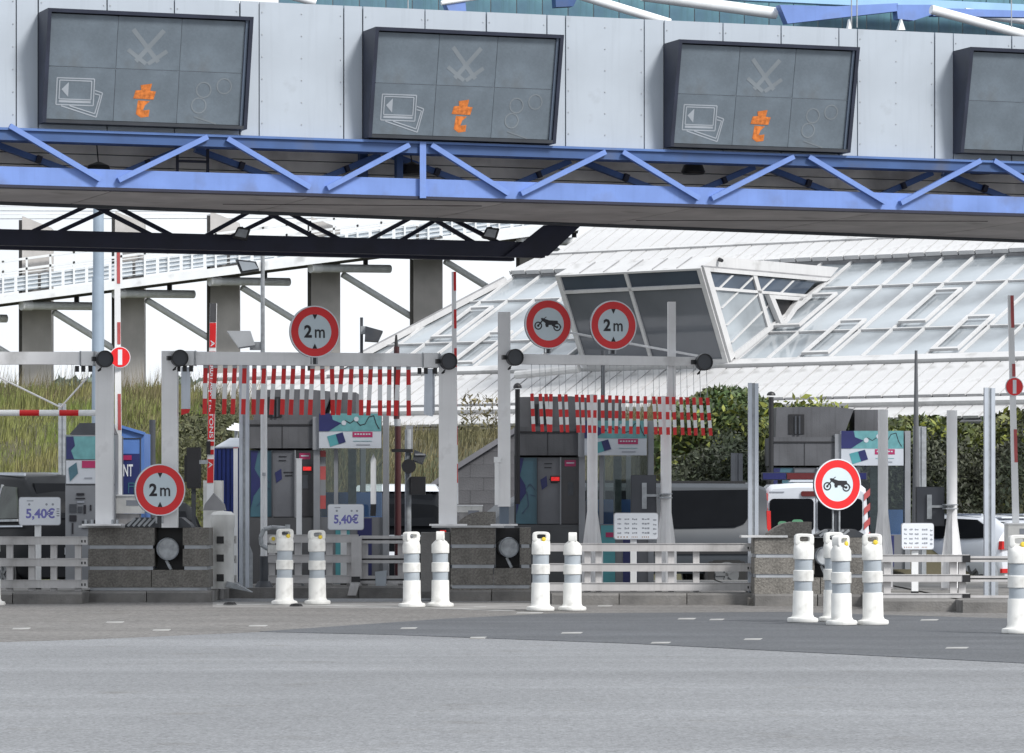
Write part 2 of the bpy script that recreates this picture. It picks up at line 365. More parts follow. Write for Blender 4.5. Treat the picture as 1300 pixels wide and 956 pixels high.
def leaves(px0, px1, d0, d1, n, size, ztop, zlow, ragged=.25, lump=1.0):
    d = rs.uniform(d0, d1, n); px = rs.uniform(px0, px1, n); X = (px - CX) * d / F
    zt = np.interp(px, *ztop) ; lumps = (np.sin(X * 3.1 + 1) * .5 + np.sin(X * 7.3 + d * 2) * .3 + np.sin(X * 1.3) * .4) * ragged
    base = np.maximum(bank(X, d), zlow); u = rs.uniform(0, 1, n) ** .7
    y = HY - u * (HY - zt)                       # spread between the foot and the top edge
    z = np.maximum(base, (EYE + (HY - zt) * d / F + lumps) * u + base * (1 - u))
    c = np.stack([X, d + np.sin(X * 5 + z * 4) * .25 * lump, z], 1)
    s = size * rs.uniform(.35, 1.0, n) ** 1.0 * np.where(rs.uniform(0, 1, n) < .12, 2.0, 1.2)
    a = rs.normal(size=(n, 3)); a /= np.linalg.norm(a, axis=1, keepdims=True); t = rs.normal(size=(n, 3)); b = np.cross(a, t); b /= np.linalg.norm(b, axis=1, keepdims=True)
    a *= s[:, None]; b *= (s * .45)[:, None]
    return np.stack([c - a, c - b * .9 + a * .1, c + a, c + b * .9 + a * .1], 1)
raw_mesh("shrub_leaves", leaves(826, 1320, 77.3, 81.5, 26000, .085, ([820, 850, 900, 960, 1000, 1060, 1090, 1320], [545, 506, 497, 497, 524, 534, 532, 534]), 0.6, .22), 4, leafm, "dense green shrubs on the bank below the white roof", "shrubs")
raw_mesh("yellow_leaves", leaves(835, 1300, 76.6, 80.5, 3400, .085, ([820, 860, 900, 960, 1090, 1290], [545, 504, 500, 502, 534, 536]), .6, .3), 4, leafy, "yellow green leaf sprays among the dark shrubs", "leaves")
raw_mesh("ivy", leaves(846, 1320, 75.5, 77.5, 30000, .055, ([840, 900, 960, 1080, 1200, 1320], [562, 552, 575, 568, 558, 548]), -.3, .55), 4, ivym, "dark trailing ivy hanging below the shrubs", "ivy")
raw_mesh("bank_creeper", leaves(215, 345, 77.5, 88, 9000, .06, ([190, 235, 290, 345], [620, 515, 512, 610]), 0.2, .5), 4, mat("olive_creeper", (.09, .09, .045), .8, col2=(.06, .07, .03), scale=1, island=.5), "olive scrub on the slope left of the first booth", "scrub")
def weed(px, ytop, d):
    t = thing("tall_weed", "thin leafless weed rising before the white roof, " + {600: "left of the portal post", 628: "just beside the portal post"}[px], "plant", P(px, 560, d), "tall weeds on the bank")
    mb = MB(); b = P(px, 575, d); tp = P(px - 3, ytop, d); mb.tube(b, tp, .014, .005, 5)
    for i in range(26):
        k = R.uniform(.3, 1); q = b.lerp(tp, k); l = R.uniform(.1, .3); an = R.uniform(0, 6.28)
        mb.tube(q, q + V(math.cos(an) * l, math.sin(an) * l, l * .8), .006, .003, 4)
    mb.build("stem", drym, t)
    c = np.array([list(b.lerp(tp, R.uniform(.4, 1)) + V(R.uniform(-.2, .2), R.uniform(-.15, .15), R.uniform(0, .15))) for _ in range(120)])
    a = rs.normal(size=(120, 3)) * .025; e = rs.normal(size=(120, 3)) * .02
    raw_mesh("foliage", np.stack([c - a, c + e, c + a, c - e], 1), 4, drym, parent=t)
weed(600, 506, 78); weed(628, 508, 78.6)
# far tree line
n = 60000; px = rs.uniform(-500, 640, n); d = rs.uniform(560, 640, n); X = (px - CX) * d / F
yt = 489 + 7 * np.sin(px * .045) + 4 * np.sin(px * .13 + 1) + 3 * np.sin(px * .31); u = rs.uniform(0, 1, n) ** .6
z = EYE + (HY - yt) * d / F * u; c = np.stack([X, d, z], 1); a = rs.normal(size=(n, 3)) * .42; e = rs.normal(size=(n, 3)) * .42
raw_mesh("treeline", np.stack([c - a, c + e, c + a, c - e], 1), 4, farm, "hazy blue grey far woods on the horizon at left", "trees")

# ------------------------------------------------------------------ the white glazed building
A0 = P(1000, 505, 85); vx = V(.8, -.6, 0); fl = V(.6, .8, .5).normalized(); bk = V(.6, .8, 0); nq = vx.cross(fl).normalized()
if nq.y > 0: nq = -nq
def onQ(px, py, off=0):
    r = V((px - CX) / F, 1, (HY - py) / F); c = V(0, 0, EYE); o = A0 + nq * off
    return c + r * ((o - c).dot(nq) / r.dot(nq))
def ab(px, py): q = onQ(px, py) - A0; return q.dot(vx), q.dot(fl)
def Q(a, b, off=0): return A0 + vx * a + fl * b + nq * off
def clip(poly, lines):                            # keep the part right of each directed line (p -> q)
    for (p, q) in lines:
        out = []
        side = lambda s: (q[0] - p[0]) * (s[1] - p[1]) - (q[1] - p[1]) * (s[0] - p[0])
        for i in range(len(poly)):
            s, e = poly[i], poly[(i + 1) % len(poly)]; a, b = side(s), side(e)
            if a <= 0: out.append(s)
            if (a < 0 < b) or (b < 0 < a): k = a / (a - b); out.append((s[0] + (e[0] - s[0]) * k, s[1] + (e[1] - s[1]) * k))
        poly = out
        if len(poly) < 3: return []
    return poly
bld = thing("control_building", "low white clad building with sloping glass roof and dark glazed cabin", "building", P(900, 560, 90))
meanb = lambda *pts: sum(ab(*p)[1] for p in pts) / len(pts)
b_2lo = meanb((600, 539), (870, 532.5), (1105, 530), (1290, 527)); b_2hi = meanb((560, 528), (870, 520), (1105, 517), (1290, 514))
b_1lo = meanb((560, 516.5), (870, 509.5), (1105, 504.5), (1290, 501.5)); b_1hi = meanb((560, 480), (870, 472.5), (1105, 464.5), (1290, 459))
b_glo = meanb((600, 469), (972, 460), (1290, 449)); b_gt1 = meanb((1000, 425), (1290, 415)); b_gt2 = meanb((1100, 365), (1290, 360))
b_ghi = meanb((1075, 334), (1290, 322)); b_uhi = meanb((1090, 318), (1290, 305)); b_top = b_uhi + 4.2
hipL = (ab(477, 447), ab(642, 360))               # left hip of the glass slope
hipl = [(hipL[0], hipL[1])]
aR = ab(1300, 480)[0] + 7; aL = ab(470, 500)[0] - 6
a642, a690 = ab(642, 358)[0], ab(672, 341)[0]
print("B", [round(x, 2) for x in (b_2lo, b_2hi, b_1lo, b_1hi, b_glo, b_gt1, b_gt2, b_ghi, b_uhi, b_top)], round(aL, 1), round(aR, 1))
def slab(name, poly, off, th, m, parent):
    if len(poly) < 3: return None
    return MB().prism([Q(a, b, off) for a, b in poly], nq * -th).build(name, m, parent)
def band(name, b0, b1, step, off, m, lines, a0=None, a1=None, gap=.02, th=.06):
    a = aL if a0 is None else a0; e = aR if a1 is None else a1
    while a < e:
        p = clip([(a + gap, b0), (a + gap, b1), (a + step - gap, b1), (a + step - gap, b0)], lines)
        if len(p) >= 3: slab(name, p, off + R.uniform(-.008, .008), th, m, bld)
        a += step
# under-structure
core = clip([(aL, b_2lo - .05), (aL, b_top + .2), (aR, b_top + .2), (aR, b_2lo - .05)], [((hipL[0][0] + .05, hipL[0][1]), (hipL[1][0] + .05, hipL[1][1]))])
lowcore = [(aL, b_2lo - .05), (aL, b_1hi + .3), (aR, b_1hi + .3), (aR, b_2lo - .05)]
slab("roof_base", lowcore, -.1, .2, cladgrey, bld)
slab("roof_base", clip([(aL, b_1hi + .2), (aL, b_top), (aR, b_top), (aR, b_1hi + .2)], [((hipL[0][0] + .05, hipL[0][1]), (hipL[1][0] + .05, hipL[1][1]))]), -.12, .2, cladgrey, bld)
band("cladding_panel", b_2lo, b_2hi, .41, 0, clad, [])
slab("gutter", [(aL, b_2hi + .03), (aL, b_1lo - .25), (aR, b_1lo - .25), (aR, b_2hi + .03)], .10, .1, clad, bld)
band("cladding_panel", b_1lo, b_1hi, .41, .05, clad, [])
slab("gutter", [(aL, b_1hi + .06), (aL, b_glo - .10), (aR, b_glo - .10), (aR, b_1hi + .06)], .12, .1, clad, bld)
# glazing: panes and white bars
gst = .82; rows = [b_glo, b_gt1, b_gt2, b_ghi]
a = aL
while a < aR:
    for r0, r1 in zip(rows[:-1], rows[1:]):
        p = clip([(a + .02, r0 + .03), (a + .02, r1 - .03), (a + gst - .02, r1 - .03), (a + gst - .02, r0 + .03)], hipl)
        if len(p) >= 3: slab("pane", p, .02 + R.uniform(-.006, .006), .03, glassy, bld)
    p = clip([(a - .026, b_glo - .05), (a - .026, b_ghi), (a + .026, b_ghi), (a + .026, b_glo - .05)], hipl)
    if len(p) >= 3: slab("glazing_bar", p, .075, .08, clad, bld)
    a += gst
for b in rows[:-1]:
    p = clip([(aL, b - .02), (aL, b + .02), (aR, b + .02), (aR, b - .02)], hipl)
    slab("transom", p, .075, .08, clad, bld)
a = aL + gst * 3
k = 0
while a < aR:                                      # opening lights framed in white
    b0 = (b_gt1, b_glo)[k % 2] + (.1 if k % 2 else .2); b1 = b0 + (b_gt2 - b_gt1) * .72
    p = [(a + .06, b0), (a + .06, b1), (a + gst - .06, b1), (a + gst - .06, b0)]
    if len(clip(p, hipl)) == 4 and clip(p, hipl)[0] == p[0]:
        for q in ([p[0], p[1], (p[1][0] + .07, p[1][1]), (p[0][0] + .07, p[0][1])], [p[3], p[2], (p[2][0] - .07, p[2][1]), (p[3][0] - .07, p[3][1])],
                  [(p[0][0] + .07, b0), (p[0][0] + .07, b0 + .09), (p[3][0] - .07, b0 + .09), (p[3][0] - .07, b0)], [(p[0][0] + .07, b1 - .09), (p[0][0] + .07, b1), (p[3][0] - .07, b1), (p[3][0] - .07, b1 - .09)]):
            slab("casement_frame", q, .15, .06, clad, bld)
    a += gst * 2; k += 1
# hip flashing
h0, h1 = hipL; hd = (h1[0] - h0[0], h1[1] - h0[1])
MB().bar(Q(h0[0] - hd[0] * .4, h0[1] - hd[1] * .4, .1), Q(h1[0], h1[1], .1), .22, .12).build("hip_flashing", clad, bld)
MB().bar(Q(h0[0] - hd[0] * .4, h0[1] - hd[1] * .4, .16), Q(h1[0], h1[1], .16), .05, .06).build("hip_flashing", cladgrey, bld)
# upper cladding strip above the glass, with overhanging edge, then the roof behind
hipu = [(ab(636, 361), ab(676, 341)), ]
band("cladding_panel", b_ghi - .15, b_uhi, .44, .22, clad, hipu, th=.10)
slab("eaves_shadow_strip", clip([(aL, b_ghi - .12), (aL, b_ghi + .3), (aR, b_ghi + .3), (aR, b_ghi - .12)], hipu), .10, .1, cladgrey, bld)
hiptop = [(ab(676, 341), ab(742, 296))]
band("roof_panel", b_uhi + .15, b_top, .44, .0, clad, hiptop, th=.1)
slab("ridge_gutter", clip([(aL, b_uhi + .02), (aL, b_uhi + .13), (aR, b_uhi + .13), (aR, b_uhi + .02)], hipu), .26, .2, clad, bld)
# walls under the eaves, sides hidden behind the bank
e0, e1 = Q(aL, b_2lo, -.3), Q(aR, b_2lo, -.3)
MB().prism([e0, e1, V(e1.x, e1.y, .2), V(e0.x, e0.y, .2)], bk * .4).build("wall", wallm, bld)
# back slope so that the roof closes
t0, t1 = Q(hipL[1][0] + 3, b_top, -.1), Q(aR, b_top, -.1)
MB().prism([t0, t1, t1 + bk * 9 + V(0, 0, -3.5), t0 + bk * 9 + V(0, 0, -3.5)], V(0, 0, -.2)).build("back_roof", clad, bld)
# projecting cabin
B_L, B_R = onQ(742, 467, .1), onQ(926, 461, .1)
lean = (bk * -1.1 + V(0, 0, 2.08)); T_L, T_R = B_L + lean, B_R + lean
def face(o, ex, ey): return lambda u, v, c=0: o + ex * u + ey * v + ex.cross(ey).normalized() * c
fx = face(B_L, B_R - B_L, lean); sgn = 1 if fx(0, 0, 1).y < fx(0, 0, 0).y else -1
def fquad(name, f, u0, v0, u1, v1, c0, c1, m, sg, par=bld):
    return MB().hexa([f(u0, v0, c0 * sg), f(u1, v0, c0 * sg), f(u1, v1, c0 * sg), f(u0, v1, c0 * sg)], [f(u0, v0, c1 * sg), f(u1, v0, c1 * sg), f(u1, v1, c1 * sg), f(u0, v1, c1 * sg)]).build(name, m, par)
cabglass = mat("cabin_glazing", (.13, .14, .16), .07, var=.2, scale=.4, spec=.55)
for u0, u1 in ((.03, .475), (.495, .97)):
    fquad("pane", fx, u0, .05, u1, .80, -.03, 0, cabglass, sgn); fquad("pane", fx, u0, .83, u1, .985, -.03, 0, glassdk, sgn)
for u0, v0, u1, v1 in ((0, 0, .03, 1), (.475, .05, .495, .98), (.97, 0, 1.0, 1), (.03, 0, .97, .05), (.03, .80, .97, .83), (.03, .98, .97, 1)):
    fquad("window_frame", fx, u0, v0, u1, v1, -.06, .05, clad, sgn)
# side of the cabin: triangle running back to the slope
def hitQ(p, off=.1):
    o = A0 + nq * off; return p + bk * ((o - p).dot(nq) / bk.dot(nq))
S_B = hitQ(T_R); ex, ey = S_B - T_R, B_R - T_R
fs2 = face(T_R, ex, ey); sg2 = 1 if fs2(0, 0, 1).x > fs2(0, 0, 0).x else -1
def tri(name, pts, c0, c1, m):
    MB().prism([fs2(u, v, c0 * sg2) for u, v in pts], fs2(0, 0, (c1 - c0) * sg2) - fs2(0, 0, 0)).build(name, m, bld)
tri("pane", [(.05, .05), (.37, .05), (.37, .20), (.05, .20)], -.02, 0, glassdk)
tri("pane", [(.40, .05), (.88, .05), (.75, .20), (.40, .20)], -.02, 0, glassdk)
tri("pane", [(.05, .23), (.37, .23), (.37, .60), (.05, .92)], -.025, 0, glassy)
tri("pane", [(.40, .23), (.73, .23), (.40, .56)], -.02, 0, glassy)
tri("window_frame", [(0, 0), (.04, 0), (.04, .93), (0, .98)], -.05, .06, clad)
tri("window_frame", [(.37, .03), (.40, .03), (.40, .60), (.37, .63)], -.05, .05, clad)
tri("window_frame", [(.04, .20), (.77, .20), (.74, .23), (.04, .23)], -.05, .05, clad)
tri("window_frame", [(.04, 0), (1, 0), (.95, .04), (.04, .04)], -.05, .06, clad)
tri("window_frame", [(.94, .05), (.97, .05), (.04, .96), (.04, .90)], -.05, .06, clad)
for v0 in (.24, .42, .60, .78):
    u1 = .05 + .88 * (v0 - .06); tri("glazing_bar", [(.05, v0), (u1, .06), (u1 + .014, .06), (.064, v0)], .0, .03, clad)  # slanted bars stand in for the roof slope's bars showing in this glass
tri("hopper_window", [(.43, .24), (.68, .24), (.46, .54)], .02, .03, blackm)
for q in ([(.43, .24), (.70, .24), (.67, .28), (.46, .28)], [(.67, .24), (.71, .24), (.49, .56), (.45, .56)], [(.42, .24), (.455, .24), (.485, .56), (.45, .56)]):
    tri("hopper_frame", q, .03, .16, clad)
up = V(0, 0, .27)
Bk_L = hitQ(T_L)
MB().hexa([T_L, T_R, S_B, Bk_L], [T_L + up + bk * .6 + vx * .1, T_R + up + bk * .6, S_B + up + bk * .4, Bk_L + up]).build("cabin_roof", clad, bld)
for k in range(1, 6):
    q0 = T_L.lerp(T_R, k / 6); MB().bar(q0 + V(0, 0, .01), q0 + up + bk * .6 + V(0, 0, .015), .02, .02).build("roof_seam", cladgrey, bld)
MB().bar(T_R + V(0, 0, .02) + vx * .01, S_B + V(0, 0, .02) + vx * .01, .05, .04).build("roof_trim", cladgrey, bld)
q = T_R.lerp(S_B, .12) + V(0, 0, .2) + vx * .05
MB().tube(q, q + V(.05, -.1, -.03), .05, .04, 8).build("security_camera", blackm, bld)
q0, q1 = onQ(655, 476, .35), onQ(735, 468, .35)
MB().tube(q0, q1, .10).build("gutter_pipe", clad, bld)

# ------------------------------------------------------------------ footbridge
DB = 100
fb = thing("footbridge", "white railed footbridge ramp climbing on grey concrete piers", "footbridge", P(300, 520, DB))
ramp = lambda x: 375.5 - .1295 * x
X0, X1 = -160, 735
MB().prism([P(X0, ramp(X0), DB), P(X1, ramp(X1), DB), P(X1, ramp(X1) + 12, DB), P(X0, ramp(X0) + 10, DB)], (0, .12, 0)).build("deck_fascia", tubew, fb)
MB().prism([P(X0, ramp(X0) + 3, DB + .12), P(X1, ramp(X1) + 3, DB + .12), P(X1, ramp(X1) + 10, DB + .12), P(X0, ramp(X0) + 8, DB + .12)], (0, 1.75, 0)).build("deck", mat("dark_deck", (.05, .05, .052), .8), fb)
for dd in (DB + .05, DB + 1.7):
    mbp = MB()
    for k, off in enumerate((43, 30)): MB().bar(P(X0, ramp(X0) - off, dd), P(X1, ramp(X1) - off, dd), .05, .06).build("handrail", tubew, fb)
    for k in range(5): mbp.bar(P(X0, ramp(X0) - 5 - k * 5.2, dd), P(X1, ramp(X1) - 5 - k * 5.2, dd), .018, .02)
    mbp.build("rail_wires", MATS.get("grey_tube") or tubew, fb)
    x = X0 + 14
    while x < X1:
        MB().bar(P(x, ramp(x), dd), P(x, ramp(x) - 44, dd), .05, .05).build("rail_post", tubew, fb); x += 30
    x = X0
    while x < X1:
        MB().prism([P(x + 2, ramp(x + 2) - 3, dd + .03), P(x + 28, ramp(x + 28) - 3, dd + .03), P(x + 28, ramp(x + 28) - 22, dd + .03), P(x + 2, ramp(x + 2) - 22, dd + .03)], (0, .015, 0)).build("infill_panel", mat("frosted_panel", (.50, .55, .60), .3), fb); x += 30
for px, yt, dz in ((28, 274, 0), (146, 268, 1), (267, 268, 2), (395, 275, 3), (525, 285, 4), (660, 300, 5), (-92, 280, 6)):
    t = fb; d = DB + 1.85
    a, b = P(px, yt, d), P(px + 37, yt + 15, d); z0 = bank(a.x, d) - .5
    MB().prism([V(a.x, d, z0), V(b.x, d, z0), b, a], (-.04, .9, 0)).build("pier", concrete, t)
    MB().prism([V(a.x - .1, d + .12, z0), V(a.x - .004, d + .12, z0), V(a.x - .004, d + .12, a.z - .1), V(a.x - .1, d + .12, a.z - .1)], (0, .7, 0)).build("shaded_pier_side", mat("shaded_pier_side", (.11, .105, .10), .9, var=.2), t)  # shade of the pier's left side put in as a dark strip
    yb = ramp(px) + 16
    MB().tube(P(px + 3, yb, DB + .3), P(px + 100, yb + 1, DB + 1.6), .105, n=14).build("cross_tube", mat("grey_tube", (.72, .75, .77), .4, var=.08, dirt=.2), t, smooth=True)
    MB().tube(P(px - 1, yb, DB + .2), P(px + 12, yb, DB + .4), .125, n=14).build("tube_collar", tubew, t, smooth=True)
    MB().tube(P(px + 40, yb + 8, DB + 1.2), P(px + 128, yb + 62, DB + 2.2), .085, n=12).build("strut", MATS["grey_tube"], t, smooth=True)
    MB().pbox(px + 66, yb - 14, px + 72, yb - 3, DB + 1.6, .15).build("bracket", blackm, t)

for k, y in enumerate((258, 264, 270, 275, 281)): MB().tube(P(-160, y - 3, DB + 2), P(430, y + 2 - k * 1.5, DB + 2), .012, n=5).build("upper_wire", tubew if k % 2 else galv, fb)
# ------------------------------------------------------------------ toll gantry
G0 = P(0, 234, 45); G1 = P(1300, 271, 49.45); gu = (G1 - G0); gu.z = 0; gu.normalize(); gn = V(gu.y, -gu.x, 0)      # along the gantry; towards the camera
def GP(px, py, off=0):
    r = V((px - CX) / F, 1, (HY - py) / F); c = V(0, 0, EYE); o = G0 - gn * off
    return c + r * ((o - c).dot(gn) / r.dot(gn))
def gt(px, off=0): return (GP(px, 300, off) - G0).dot(gu)
def GL(t, off, z): q = G0 + gu * t - gn * off; return V(q.x, q.y, z)
gan = thing("toll_gantry", "long blue steel toll gantry with grey clad fascia over the lanes", "gantry", GL(6, 2, 4.9))
TA, TB = -3.5, 18.5
ZB = G0.z; zt_beam = GP(0, 211).z; 
def gbox(name, t0, t1, o0, o1, z0, z1, m, parent=gan):
    return MB().hexa([GL(t0, o0, z0), GL(t1, o0, z0), GL(t1, o0, z1), GL(t0, o0, z1)], [GL(t0, o1, z0), GL(t1, o1, z0), GL(t1, o1, z1), GL(t0, o1, z1)]).build(name, m, parent)
gbox("lower_beam", TA, TB, 0, .12, ZB, zt_beam, blue)
gbox("lower_flange", TA, TB, -.03, .16, ZB - .035, ZB - .002, navy)  # navy colour stands in for the shadow under the beam's flange
zf = GP(718, 185.5, .1).z; zft = GP(718, 20, .1).z
zc0 = zf - .155
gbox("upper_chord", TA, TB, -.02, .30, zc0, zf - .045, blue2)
gbox("upper_flange", TA, TB, -.05, .32, zf - .043, zf - .015, mat("chord_edge_blue", (.075, .15, .36), .5, var=.1, dirt=.3))
# lattice bars on the front, and the darker second lattice inside the walkway
tops = [t for t in (13, 263, 290, 519, 547, 768, 790, 1007, 1026, 1244, 1261)]
pairs = [((12, 160), (127, 228)), ((263, 174), (150, 229)), ((288, 176), (393, 238)), ((519, 184), (415, 239)), ((547, 184), (645, 246)), ((768, 193), (661, 246)),
         ((790, 193), (887, 252)), ((1007, 199), (903, 252)), ((1026, 199), (1123, 257)), ((1244, 204), (1143, 258)), ((1261, 204), (1356, 262)), ((1480, 212), (1376, 263)), ((-10, 160), (-100, 222))]
for (x0, y0), (x1, y1) in pairs:
    MB().bar(GP(x0, y0, -.035), GP(x1, y1, -.035), .06, .075, up=gn).build("lattice_bar", blue, gan)
MB().hexa([GP(533, 180, -.06), GP(541, 180, -.06), GP(541, 251.5, -.06), GP(533, 251.5, -.06)], [GP(533, 180, 0), GP(541, 180, 0), GP(541, 251.5, 0), GP(533, 251.5, 0)]).build("splice_post", blue, gan)
for k in range(-1, 7):
    t0 = gt(22) + k * 2.46
    for a, b in ((0, 1), (2.3, 1.35)):
        pa, pb = GL(t0 + a - .1, .95, zf - .1), GL(t0 + b, .95, ZB + .2)
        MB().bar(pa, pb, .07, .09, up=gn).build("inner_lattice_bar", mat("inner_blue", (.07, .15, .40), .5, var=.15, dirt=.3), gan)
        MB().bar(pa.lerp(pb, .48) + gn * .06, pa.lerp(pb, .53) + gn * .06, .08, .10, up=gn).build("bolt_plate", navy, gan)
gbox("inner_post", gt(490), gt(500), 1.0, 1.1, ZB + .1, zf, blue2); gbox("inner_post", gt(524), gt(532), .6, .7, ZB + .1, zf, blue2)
lad = gt(224, .7); 
for q in (0, .37): gbox("ladder_rail", lad + q, lad + q + .03, .7, .73, ZB + .1, zf - .1, navy)
gbox("ladder_rung", lad, lad + .4, .7, .73, ZB + .38, ZB + .41, navy)
# soffit planks under the fascia box
w = .26; o = .35; k = 0
while o < 1.12:
    gbox("soffit_plank", TA, TB, o, o + w - .012, zf - .01 + R.uniform(-.004, .004), zf + .02, soffit); o += w
zz = ZB + .07
while zz < zf - .02:                                 # boarded rear wall of the walkway
    gbox("rear_board", TA, TB, 1.20 + R.uniform(-.004, .004), 1.24, zz, min(zz + .128, zf - .012), soffit); zz += .14
gbox("rear_board_backing", TA, TB, 1.245, 1.27, ZB + .07, zf, darkgrey)
gbox("soffit_edge_stain", TA, TB, .31, .345, zf - .06, zf + .03, mat("mossy_edge", (.09, .11, .11), .9, var=.5, scale=9))
# walkway floor seen from below, widening towards the right
def edge(t): return 2.15 + (t - 0) * .125
segs = 9
for i in range(segs):
    a = TA + (TB - TA) * i / segs + .012; b = TA + (TB - TA) * (i + 1) / segs - .012
    MB().hexa([GL(a, .17, ZB - .02), GL(b, .17, ZB - .02), GL(b, edge(b), ZB - .02), GL(a, edge(a), ZB - .02)], [GL(a, .17, ZB + .06), GL(b, .17, ZB + .06), GL(b, edge(b), ZB + .06), GL(a, edge(a), ZB + .06)]).build("floor_panel", deckm, gan)
MB().hexa([GL(TA, edge(TA) + .01, ZB - .06), GL(TB, edge(TB) + .01, ZB - .06), GL(TB, edge(TB) + .06, ZB - .06), GL(TA, edge(TA) + .06, ZB - .06)], [GL(TA, edge(TA) + .01, ZB + .1), GL(TB, edge(TB) + .01, ZB + .1), GL(TB, edge(TB) + .06, ZB + .1), GL(TA, edge(TA) + .06, ZB + .1)]).build("rear_floor_edge", darkgrey, gan)
# fascia panels
SE = [-160, -75, 20.7, 48.7, 136, 221.5, 304.6, 329, 436.5, 460.5, 539.6, 617.5, 694.3, 718, 818, 843, 917.8, 991.6, 1065, 1088.7, 1186.6, 1210.3, 1284.5, 1360, 1440, 1540]
for a, b in zip(SE[:-1], SE[1:]):
    ta, tb = gt(a, .1) + .008, gt(b, .1) - .008; j = R.uniform(-.006, .006)
    p = gbox("fascia_panel", ta, tb, .1 + j, .14 + j, zf, zft, fascia)
    if tb - ta > .45:
        mb = MB()
        for zz in [zf + .15 + q * .26 for q in range(6)]:
            for tt in ((ta + .03, tb - .03) if tb - ta < .8 else (ta + .03, (ta + tb) / 2, tb - .03)):
                mb.tube(GL(tt, .1 + j, zz), GL(tt, .092 + j, zz), .008, n=6)
        mb.build("fixing_screws", galv, p)
gbox("fascia_backing", TA, TB, .16, .30, zf + .03, zft - .02, darkgrey)
gbox("box_top", TA, TB, .31, 3.4, zft - .10, zft - .04, darkgrey)
for px in (125, 523, 880, 1245):          # downlights hanging inside the walkway
    q = GP(px, 213, .7)
    MB().lathe([(.02, .12), (.12, .08), (.15, 0), (.13, -.03)], (q.x, q.y, q.z - .05)).build("walkway_lamp", blackm, gan, smooth=True)
    MB().tube(GL((q - G0).dot(gu), .7, q.z + .05), GL((q - G0).dot(gu) - .03, .7, zf), .008, n=5).build("lamp_cable", blackm, gan)
MB().tube(GL(gt(900), 2.4, ZB - .03), GL(gt(1300), 1.0, ZB - .03), .004, n=5).build("underside_cable", blackm, gan)
MB().tube(GL(gt(330), 1.6, ZB - .03), GL(gt(640), .8, ZB - .03), .004, n=5).build("underside_cable", blackm, gan)
